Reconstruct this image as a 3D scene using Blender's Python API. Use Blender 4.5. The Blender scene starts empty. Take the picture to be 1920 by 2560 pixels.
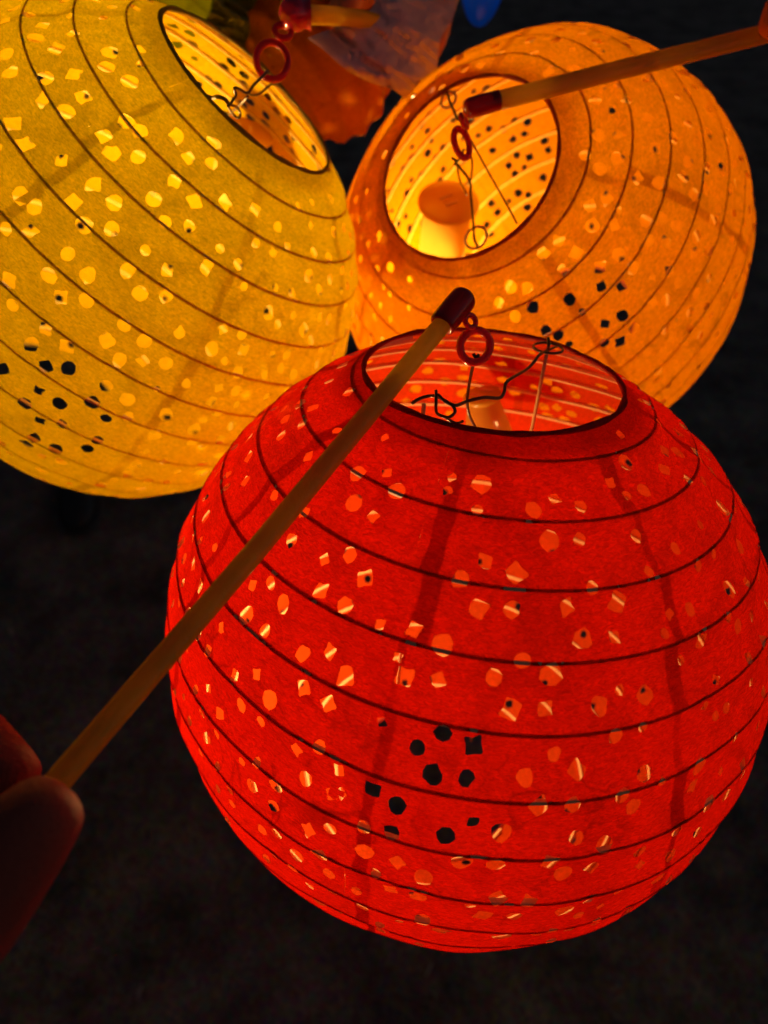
import bpy, bmesh, math, random
from math import radians, sin, cos, pi, sqrt, floor
from mathutils import Vector, Matrix, noise
from mathutils.geometry import delaunay_2d_cdt

random.seed(11)
SC = bpy.context.scene
COL = SC.collection

# ------------------------------------------------------------------ camera, sky, sun, exposure
CAM_H, CAM_PITCH, FPX = 1.30, radians(38.3), 1650.0
cam_d = bpy.data.cameras.new('camera')
cam = bpy.data.objects.new('camera', cam_d)
COL.objects.link(cam)
cam.location = (0, 0, CAM_H)
cam.rotation_euler = (CAM_PITCH, 0, 0)
cam_d.sensor_fit = 'HORIZONTAL'
cam_d.sensor_width = 36.0
cam_d.lens = 36.0 * FPX / 1920.0
cam_d.clip_start = 0.01
cam_d.clip_end = 200.0
cam_d.dof.use_dof = True
cam_d.dof.focus_distance = 0.185
cam_d.dof.aperture_fstop = cam_d.lens / 2.3
SC.camera = cam
CM = Matrix.Translation(cam.location) @ cam.rotation_euler.to_matrix().to_4x4()

world = bpy.data.worlds.new("World")
SC.world = world
world.use_nodes = True
wn, wl = world.node_tree.nodes, world.node_tree.links
sky = wn.new('ShaderNodeTexSky')
sky.sky_type = 'NISHITA'
sky.sun_disc = False
sky.sun_elevation = radians(-4.0)
sky.sun_rotation = radians(90)
wl.new(sky.outputs[0], wn['Background'].inputs['Color'])
wn['Background'].inputs['Strength'].default_value = 1.2

vs = SC.view_settings
vs.view_transform = 'Standard'
vs.look = 'None'
vs.exposure = 0.0
vs.gamma = 1.0
SC.cycles.max_bounces = 9
SC.cycles.diffuse_bounces = 5
SC.cycles.transmission_bounces = 6
SC.cycles.transparent_max_bounces = 12
SC.cycles.use_denoising = True
SC.cycles.sample_clamp_indirect = 6.0
SC.cycles.caustics_reflective = False
SC.cycles.caustics_refractive = False

R = 0.11          # lantern radius in metres


def P(px, py, d):
    """A point in the place: looking through photo pixel (px, py), d metres in front of the lens plane."""
    return CM @ Vector(((px - 960) / FPX * d, -(py - 1280) / FPX * d, -d))


# ------------------------------------------------------------------ materials
def new_mat(name):
    m = bpy.data.materials.new(name)
    m.use_nodes = True
    nt = m.node_tree
    nt.nodes.clear()
    return m, nt, nt.nodes, nt.links


def N(nt, kind, **kw):
    n = nt.nodes.new(kind)
    for k, v in kw.items():
        if k == 'ins':
            for i, val in v.items():
                n.inputs[i].default_value = val
        else:
            setattr(n, k, v)
    return n


def principled(name, col, rough=0.5, bump=0.0, bscale=300.0, var=0.0, **ins):
    m, nt, ns, ln = new_mat(name)
    out = N(nt, 'ShaderNodeOutputMaterial')
    p = N(nt, 'ShaderNodeBsdfPrincipled')
    p.inputs['Base Color'].default_value = (*col, 1)
    p.inputs['Roughness'].default_value = rough
    for k, v in ins.items():
        p.inputs[k.replace('_', ' ')].default_value = v
    tc = N(nt, 'ShaderNodeTexCoord')
    nz = N(nt, 'ShaderNodeTexNoise', ins={'Scale': bscale, 'Detail': 6.0, 'Roughness': 0.6})
    ln.new(tc.outputs['Object'], nz.inputs['Vector'])
    if var:
        mr = N(nt, 'ShaderNodeMapRange', ins={'From Min': .25, 'From Max': .75, 'To Min': 1 - var, 'To Max': 1 + var})
        ln.new(nz.outputs['Fac'], mr.inputs['Value'])
        mx = N(nt, 'ShaderNodeVectorMath', operation='SCALE')
        mx.inputs[0].default_value = col
        ln.new(mr.outputs[0], mx.inputs['Scale'])
        ln.new(mx.outputs[0], p.inputs['Base Color'])
    if bump:
        b = N(nt, 'ShaderNodeBump', ins={'Strength': bump, 'Distance': 0.001})
        ln.new(nz.outputs['Fac'], b.inputs['Height'])
        ln.new(b.outputs[0], p.inputs['Normal'])
    ln.new(p.outputs[0], out.inputs[0])
    return m


def paper(name, refl, trans, mix=0.5, seam=0.40, gloss=0.035):
    """Dyed translucent tissue paper: uneven fibres, darker doubled strip where two gores are glued."""
    m, nt, ns, ln = new_mat(name)
    out = N(nt, 'ShaderNodeOutputMaterial')
    tc = N(nt, 'ShaderNodeTexCoord')
    uv = N(nt, 'ShaderNodeUVMap', uv_map='arc')          # x: distance from the seam, y: rib count
    uv2 = N(nt, 'ShaderNodeUVMap', uv_map='pole')        # x: angle from the nearer opening
    sx = N(nt, 'ShaderNodeSeparateXYZ'); ln.new(uv.outputs[0], sx.inputs[0])
    sx2 = N(nt, 'ShaderNodeSeparateXYZ'); ln.new(uv2.outputs[0], sx2.inputs[0])
    fl = N(nt, 'ShaderNodeMath', operation='FLOOR'); ln.new(sx.outputs[1], fl.inputs[0])
    info = N(nt, 'ShaderNodeObjectInfo')
    ad = N(nt, 'ShaderNodeMath', operation='ADD'); ln.new(fl.outputs[0], ad.inputs[0]); ln.new(info.outputs['Random'], ad.inputs[1])
    wnz = N(nt, 'ShaderNodeTexWhiteNoise', noise_dimensions='1D'); ln.new(ad.outputs[0], wnz.inputs['W'])
    wid = N(nt, 'ShaderNodeMapRange', ins={'To Min': .010, 'To Max': .026}); ln.new(wnz.outputs['Value'], wid.inputs['Value'])
    wob = N(nt, 'ShaderNodeTexNoise', ins={'Scale': 120.0, 'Detail': 3.0}); ln.new(tc.outputs['Object'], wob.inputs['Vector'])
    wob2 = N(nt, 'ShaderNodeMath', operation='MULTIPLY_ADD', ins={1: .018, 2: -.009}); ln.new(wob.outputs['Fac'], wob2.inputs[0])
    wad = N(nt, 'ShaderNodeMath', operation='ADD'); ln.new(wid.outputs[0], wad.inputs[0]); ln.new(wob2.outputs[0], wad.inputs[1])
    sh = N(nt, 'ShaderNodeMapRange', ins={'To Min': .0, 'To Max': .050}); wc = N(nt, 'ShaderNodeSeparateColor'); ln.new(wnz.outputs['Color'], wc.inputs[0]); ln.new(wc.outputs[1], sh.inputs['Value'])
    cen = N(nt, 'ShaderNodeMath', operation='ADD', ins={1: .022}); ln.new(sh.outputs[0], cen.inputs[0])
    dst = N(nt, 'ShaderNodeMath', operation='SUBTRACT'); ln.new(sx.outputs[0], dst.inputs[0]); ln.new(cen.outputs[0], dst.inputs[1])
    ab = N(nt, 'ShaderNodeMath', operation='ABSOLUTE'); ln.new(dst.outputs[0], ab.inputs[0])
    sub = N(nt, 'ShaderNodeMath', operation='SUBTRACT'); ln.new(wad.outputs[0], sub.inputs[0]); ln.new(ab.outputs[0], sub.inputs[1])
    band0 = N(nt, 'ShaderNodeMapRange', ins={'From Min': -.003, 'From Max': .003}); ln.new(sub.outputs[0], band0.inputs['Value'])
    dep = N(nt, 'ShaderNodeMapRange', ins={'To Min': .6, 'To Max': 1.0}); ln.new(wc.outputs[2], dep.inputs['Value'])
    band = N(nt, 'ShaderNodeMath', operation='MULTIPLY'); ln.new(band0.outputs[0], band.inputs[0]); ln.new(dep.outputs[0], band.inputs[1])
    hem = N(nt, 'ShaderNodeMapRange', ins={'From Min': .045, 'From Max': .125, 'To Min': .9, 'To Max': 0.0}); ln.new(sx2.outputs[0], hem.inputs['Value'])
    ply = N(nt, 'ShaderNodeMath', operation='MAXIMUM'); ln.new(band.outputs[0], ply.inputs[0]); ln.new(hem.outputs[0], ply.inputs[1])
    # blotches and fibres
    mp = N(nt, 'ShaderNodeMapping', ins={'Scale': (1.0, 1.0, 3.2), 'Rotation': (.3, .5, .2)}); ln.new(tc.outputs['Object'], mp.inputs['Vector'])
    fib = N(nt, 'ShaderNodeTexNoise', ins={'Scale': 520.0, 'Detail': 5.0, 'Roughness': .65, 'Distortion': 1.2}); ln.new(mp.outputs[0], fib.inputs['Vector'])
    blo = N(nt, 'ShaderNodeTexNoise', ins={'Scale': 30.0, 'Detail': 6.0, 'Roughness': .68, 'Distortion': 1.6}); ln.new(tc.outputs['Object'], blo.inputs['Vector'])
    f1 = N(nt, 'ShaderNodeMapRange', ins={'From Min': .34, 'From Max': .66, 'To Min': .74, 'To Max': 1.24}); ln.new(fib.outputs['Fac'], f1.inputs['Value'])
    f2 = N(nt, 'ShaderNodeMapRange', ins={'From Min': .36, 'From Max': .64, 'To Min': .76, 'To Max': 1.16}); ln.new(blo.outputs['Fac'], f2.inputs['Value'])
    m0 = N(nt, 'ShaderNodeMath', operation='MULTIPLY'); ln.new(f1.outputs[0], m0.inputs[0]); ln.new(f2.outputs[0], m0.inputs[1])
    # crease shading put into the paper colour: thin darker lines, only here and there
    cn = N(nt, 'ShaderNodeTexNoise', ins={'Scale': 24.0, 'Detail': 3.0, 'Roughness': .5, 'Distortion': 2.2}); ln.new(tc.outputs['Object'], cn.inputs['Vector'])
    ca = N(nt, 'ShaderNodeMath', operation='SUBTRACT', ins={1: .5}); ln.new(cn.outputs['Fac'], ca.inputs[0])
    cb = N(nt, 'ShaderNodeMath', operation='ABSOLUTE'); ln.new(ca.outputs[0], cb.inputs[0])
    cm = N(nt, 'ShaderNodeMapRange', ins={'From Min': 0.0, 'From Max': .016, 'To Min': 1.0, 'To Max': 0.0}); ln.new(cb.outputs[0], cm.inputs['Value'])
    ck = N(nt, 'ShaderNodeTexNoise', ins={'Scale': 17.0, 'Detail': 2.0}); ln.new(tc.outputs['Object'], ck.inputs['Vector'])
    ckm = N(nt, 'ShaderNodeMapRange', ins={'From Min': .48, 'From Max': .62, 'To Min': 0.0, 'To Max': .42}); ln.new(ck.outputs['Fac'], ckm.inputs['Value'])
    cmul = N(nt, 'ShaderNodeMath', operation='MULTIPLY'); ln.new(cm.outputs[0], cmul.inputs[0]); ln.new(ckm.outputs[0], cmul.inputs[1])
    cone = N(nt, 'ShaderNodeMath', operation='SUBTRACT', ins={0: 1.0}); ln.new(cmul.outputs[0], cone.inputs[1])
    m1 = N(nt, 'ShaderNodeMath', operation='MULTIPLY'); ln.new(m0.outputs[0], m1.inputs[0]); ln.new(cone.outputs[0], m1.inputs[1])
    mc = max(trans)
    deep = tuple(mc * (c / mc) ** 1.35 * (1 - seam) for c in trans)
    hue = N(nt, 'ShaderNodeMix', data_type='RGBA'); hue.inputs[6].default_value = (*trans, 1); hue.inputs[7].default_value = (*deep, 1)
    bl = N(nt, 'ShaderNodeMapRange', ins={'From Min': .52, 'From Max': .66, 'To Min': 0.0, 'To Max': .55}); ln.new(blo.outputs['Fac'], bl.inputs['Value'])
    hf = N(nt, 'ShaderNodeMath', operation='MAXIMUM'); ln.new(bl.outputs[0], hf.inputs[0]); ln.new(ply.outputs[0], hf.inputs[1])
    ln.new(hf.outputs[0], hue.inputs[0])
    ct = N(nt, 'ShaderNodeVectorMath', operation='SCALE'); ln.new(hue.outputs[2], ct.inputs[0]); ln.new(m1.outputs[0], ct.inputs['Scale'])
    cd = N(nt, 'ShaderNodeVectorMath', operation='SCALE'); cd.inputs[0].default_value = refl; ln.new(f1.outputs[0], cd.inputs['Scale'])
    bmp = N(nt, 'ShaderNodeBump', ins={'Strength': .8, 'Distance': .0006}); ln.new(fib.outputs['Fac'], bmp.inputs['Height'])
    t = N(nt, 'ShaderNodeBsdfTranslucent'); ln.new(ct.outputs[0], t.inputs['Color']); ln.new(bmp.outputs[0], t.inputs['Normal'])
    d = N(nt, 'ShaderNodeBsdfDiffuse'); ln.new(cd.outputs[0], d.inputs['Color']); ln.new(bmp.outputs[0], d.inputs['Normal'])
    g = N(nt, 'ShaderNodeBsdfGlossy', ins={'Roughness': .38, 'Color': (1, min(1, refl[1] / refl[0] + .12), refl[2] + .04, 1)}); ln.new(bmp.outputs[0], g.inputs['Normal'])
    a = N(nt, 'ShaderNodeMixShader', ins={0: mix}); ln.new(d.outputs[0], a.inputs[1]); ln.new(t.outputs[0], a.inputs[2])
    b = N(nt, 'ShaderNodeMixShader', ins={0: gloss}); ln.new(a.outputs[0], b.inputs[1]); ln.new(g.outputs[0], b.inputs[2])
    ln.new(b.outputs[0], out.inputs[0])
    return m


def translucent(name, refl, trans, mix=0.5, gloss=0.06, rough=.25, clear=0.0, bump=0.0, bscale=60.):
    m, nt, ns, ln = new_mat(name)
    out = N(nt, 'ShaderNodeOutputMaterial')
    t = N(nt, 'ShaderNodeBsdfTranslucent', ins={'Color': (*trans, 1)})
    d = N(nt, 'ShaderNodeBsdfDiffuse', ins={'Color': (*refl, 1)})
    g = N(nt, 'ShaderNodeBsdfGlossy', ins={'Roughness': rough})
    a = N(nt, 'ShaderNodeMixShader', ins={0: mix}); ln.new(d.outputs[0], a.inputs[1]); ln.new(t.outputs[0], a.inputs[2])
    last = a
    if clear:
        c = N(nt, 'ShaderNodeBsdfTransparent', ins={'Color': (1, .97, .95, 1)})
        e = N(nt, 'ShaderNodeMixShader', ins={0: clear}); ln.new(a.outputs[0], e.inputs[1]); ln.new(c.outputs[0], e.inputs[2])
        last = e
    b = N(nt, 'ShaderNodeMixShader', ins={0: gloss}); ln.new(last.outputs[0], b.inputs[1]); ln.new(g.outputs[0], b.inputs[2])
    if bump:
        tc = N(nt, 'ShaderNodeTexCoord')
        nz = N(nt, 'ShaderNodeTexNoise', ins={'Scale': bscale, 'Detail': 5.0, 'Distortion': 1.5}); ln.new(tc.outputs['Object'], nz.inputs['Vector'])
        bm_ = N(nt, 'ShaderNodeBump', ins={'Strength': bump, 'Distance': .003}); ln.new(nz.outputs['Fac'], bm_.inputs['Height'])
        for q in (t, d, g):
            ln.new(bm_.outputs[0], q.inputs['Normal'])
    ln.new(b.outputs[0], out.inputs[0])
    return m


def emitter(name, col, strength):
    m, nt, ns, ln = new_mat(name)
    out = N(nt, 'ShaderNodeOutputMaterial')
    e = N(nt, 'ShaderNodeEmission', ins={'Color': (*col, 1), 'Strength': strength})
    ln.new(e.outputs[0], out.inputs[0])
    return m


M = {
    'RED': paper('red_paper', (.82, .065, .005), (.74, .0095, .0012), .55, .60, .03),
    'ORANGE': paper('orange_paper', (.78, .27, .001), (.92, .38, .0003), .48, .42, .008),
    'YELLOW': paper('yellow_paper', (.80, .47, .002), (.88, .68, .001), .40, .42, .008),
    'rib': principled('pale_rib_strip', (.78, .55, .22), .6, .3, 900., .12),
    'ribRED': principled('cream_rib_strip', (.84, .56, .27), .6, .3, 900., .12),
    'ribORANGE': principled('yellow_rib_strip', (.80, .48, .04), .6, .3, 900., .12),
    'ribYELLOW': principled('pale_yellow_rib_strip', (.80, .60, .10), .6, .3, 900., .12),
    'wire': principled('dark_steel_wire', (.10, .075, .06), .35, .1, 800., .2, Metallic=.85),
    'rimRED': translucent('red_hem', (.45, .012, .006), (.35, .006, .003), .5, .02, .5, bump=.4, bscale=400.),
    'rimORANGE': translucent('orange_hem', (.60, .12, .01), (.45, .07, .002), .5, .02, .5, bump=.4, bscale=400.),
    'rimYELLOW': translucent('olive_hem', (.30, .22, .02), (.26, .18, .01), .5, .02, .5, bump=.4, bscale=400.),
    'stick': translucent('tan_plastic_rod', (.80, .56, .03), (.80, .56, .03), .5, .03, .35, bump=.15, bscale=250.),
    'litstick': translucent('lit_plastic_rod', (.85, .62, .03), (.85, .60, .03), .5, .03, .35, bump=.15, bscale=250.),  # lighter copy of the tan rod, lantern light put into its colour
    'cap': principled('red_plastic', (.42, .012, .016), .22, .05, 200., .08, Transmission_Weight=.25, IOR=1.45),
    'link': principled('translucent_red_plastic', (.75, .02, .03), .18, .05, 200., .05, Transmission_Weight=.35, IOR=1.45),
    'case': translucent('milky_plastic', (.72, .46, .06), (.78, .50, .06), .55, .03, .3),
    'amber': translucent('amber_plastic', (.70, .42, .05), (.75, .42, .05), .55, .10, .15, clear=.12),
    'skin': principled('skin', (.30, .055, .03), .75, .5, 900., .10, Subsurface_Weight=.35, Subsurface_Radius=(.006, .002, .001), Subsurface_Scale=1.0),  # near hand: its shade is put into the base colour
    'skinlit': principled('lit_skin', (.55, .17, .07), .6, .4, 700., .10, Subsurface_Weight=.3, Subsurface_Radius=(.005, .0015, .0008), Subsurface_Scale=1.0),  # lighter skin copy for the far hands, orange lantern light painted in
    'cloth': principled('dark_woven_cloth', (.02, .022, .03), .9, .5, 1400., .25),
    'nail': principled('fingernail', (.55, .28, .2), .25, .05, 200., .05),
    'bag': translucent('clear_crumpled_plastic', (.80, .58, .58), (.35, .2, .2), .25, .10, .16, clear=.06, bump=.10, bscale=60.),
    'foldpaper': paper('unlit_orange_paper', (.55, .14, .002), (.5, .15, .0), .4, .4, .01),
    'ball': principled('pink_red_plastic', (.80, .03, .09), .15, .02, 200., .05, Transmission_Weight=.3, IOR=1.45, Coat_Weight=.5),
    'cello': translucent('olive_cellophane', (.50, .43, .06), (.55, .46, .06), .5, .08, .22, clear=.1, bump=.6, bscale=50.),
    'balloon': principled('blue_rubber', (.008, .09, .55), .35, .03, 60., .05),
    'leather': principled('black_leather', (.012, .012, .014), .5, .5, 220., .25),
    'sole': principled('grey_rubber', (.05, .05, .055), .8, .4, 180., .2),
    'straw': principled('dry_straw', (.34, .31, .26), .7, .2, 300., .15),
}
BULB_COL = (1.0, .66, .22)
M['bulbRED'] = emitter('lit_bulb_red_lantern', BULB_COL, 600.)
M['bulbORANGE'] = emitter('lit_bulb_orange_lantern', BULB_COL, 800.)
M['bulbYELLOW'] = emitter('lit_bulb_yellow_lantern', BULB_COL, 600.)


def asphalt():
    m, nt, ns, ln = new_mat('dark_gritty_asphalt')
    out = N(nt, 'ShaderNodeOutputMaterial')
    p = N(nt, 'ShaderNodeBsdfPrincipled', ins={'Roughness': .85})
    tc = N(nt, 'ShaderNodeTexCoord')
    n1 = N(nt, 'ShaderNodeTexNoise', ins={'Scale': 7.0, 'Detail': 8.0, 'Roughness': .65}); ln.new(tc.outputs['Object'], n1.inputs['Vector'])
    n2 = N(nt, 'ShaderNodeTexVoronoi', ins={'Scale': 140.0}); ln.new(tc.outputs['Object'], n2.inputs['Vector'])
    r = N(nt, 'ShaderNodeValToRGB'); ln.new(n1.outputs['Fac'], r.inputs[0])
    r.color_ramp.elements[0].position = .3; r.color_ramp.elements[0].color = (.045, .040, .033, 1)
    r.color_ramp.elements[1].position = .72; r.color_ramp.elements[1].color = (.34, .30, .24, 1)
    mx = N(nt, 'ShaderNodeMix', data_type='RGBA', blend_type='MULTIPLY', ins={0: .6})
    ln.new(r.outputs[0], mx.inputs[6]); ln.new(n2.outputs['Color'], mx.inputs[7])
    ln.new(mx.outputs[2], p.inputs['Base Color'])
    b = N(nt, 'ShaderNodeBump', ins={'Strength': .6, 'Distance': .004}); ln.new(n2.outputs['Distance'], b.inputs['Height'])
    ln.new(b.outputs[0], p.inputs['Normal'])
    ln.new(p.outputs[0], out.inputs[0])
    return m


M['asphalt'] = asphalt()
M['blueglow'] = translucent('blue_plastic', (.01, .12, .6), (.005, .16, .55), .6, .03, .3)
M['dimbulb'] = emitter('weak_bulb', (1.0, .8, .25), 150.)
M['bluebulb'] = emitter('lit_blue_bulb', (.25, .6, 1.0), 16.)


# ------------------------------------------------------------------ object helpers
def thing(name, label, cat, mat=None, group=None):
    o = bpy.data.objects.new(name, None)
    o.empty_display_size = .02
    COL.objects.link(o)
    if mat is not None:
        o.matrix_world = mat
    o['label'] = label
    o['category'] = cat
    if group:
        o['group'] = group
    return o


def mesh_obj(name, verts, faces, mat, parent=None, smooth=True, matrix=None):
    me = bpy.data.meshes.new(name)
    me.from_pydata([tuple(v) for v in verts], [], faces)
    me.update()
    if smooth:
        me.polygons.foreach_set('use_smooth', [True] * len(me.polygons))
    me.materials.append(mat)
    o = bpy.data.objects.new(name, me)
    COL.objects.link(o)
    if parent:
        o.parent = parent
    if matrix is not None:
        o.matrix_local = matrix
    return o


def spline(pts, n=6):
    pts = [Vector(p) for p in pts]
    if len(pts) < 3:
        return pts
    out = []
    q = [pts[0] * 2 - pts[1]] + pts + [pts[-1] * 2 - pts[-2]]
    for i in range(1, len(q) - 2):
        for k in range(n):
            t = k / n
            a, b, c, d = q[i - 1], q[i], q[i + 1], q[i + 2]
            out.append(.5 * ((2 * b) + (c - a) * t + (2 * a - 5 * b + 4 * c - d) * t * t + (3 * b - a - 3 * c + d) * t ** 3))
    out.append(pts[-1])
    return out


def tube(pts, rad, seg=8, closed=False, flat=1.0, caps=True, round_end=False):
    """Sweep a circle along points; rad is a number or a list."""
    n = len(pts)
    pts = [Vector(p) for p in pts]
    rads = rad if isinstance(rad, (list, tuple)) else [rad] * n
    verts, faces = [], []
    prev = None
    for i, p in enumerate(pts):
        if closed:
            t = pts[(i + 1) % n] - pts[i - 1]
        else:
            t = pts[min(i + 1, n - 1)] - pts[max(i - 1, 0)]
        t.normalize()
        if prev is None:
            u = t.orthogonal().normalized()
        else:
            u = (prev - t * prev.dot(t)).normalized()
        prev = u
        v = t.cross(u)
        for k in range(seg):
            a = 2 * pi * k / seg
            verts.append(p + (u * cos(a) + v * sin(a) * flat) * rads[i])
    m = n if closed else n - 1
    for i in range(m):
        j = (i + 1) % n
        for k in range(seg):
            faces.append((i * seg + k, i * seg + (k + 1) % seg, j * seg + (k + 1) % seg, j * seg + k))
    if not closed and caps:
        faces.append(tuple(range(seg))[::-1])
        faces.append(tuple((n - 1) * seg + k for k in range(seg)))
    return verts, faces


def ring_pts(c, nrm, r, n=28, r2=None, up=None):
    nrm = Vector(nrm).normalized()
    u = (Vector(up) - nrm * Vector(up).dot(nrm)).normalized() if up is not None else nrm.orthogonal().normalized()
    v = nrm.cross(u)
    r2 = r2 or r
    return [Vector(c) + u * cos(2 * pi * k / n) * r + v * sin(2 * pi * k / n) * r2 for k in range(n)]


def lathe(profile, seg=28):
    verts, faces = [], []
    for r, z in profile:
        for k in range(seg):
            a = 2 * pi * k / seg
            verts.append((r * cos(a), r * sin(a), z))
    for i in range(len(profile) - 1):
        for k in range(seg):
            faces.append((i * seg + k, i * seg + (k + 1) % seg, (i + 1) * seg + (k + 1) % seg, (i + 1) * seg + k))
    return verts, faces


def axis_matrix(origin, z, x=None):
    z = Vector(z).normalized()
    x = Vector(x) if x is not None else z.orthogonal()
    x = (x - z * x.dot(z)).normalized()
    y = z.cross(x)
    m = Matrix((x, y, z)).transposed().to_4x4()
    m.translation = origin
    return m


# ------------------------------------------------------------------ setting: ground
def build_ground():
    verts, faces = [], []
    n = 60
    for i in range(n + 1):
        for j in range(n + 1):
            x = (i / n - .5); y = (j / n - .5)
            x = math.copysign(abs(x * 2) ** 3, x) * 30; y = math.copysign(abs(y * 2) ** 3, y) * 30 + .6
            z = noise.noise(Vector((x * 2, y * 2, 0))) * .006
            verts.append((x, y, z))
    for i in range(n):
        for j in range(n):
            a = i * (n + 1) + j
            faces.append((a, a + n + 1, a + n + 2, a + 1))
    o = mesh_obj('ground', verts, faces, M['asphalt'])
    o['kind'] = 'structure'


build_ground()

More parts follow.
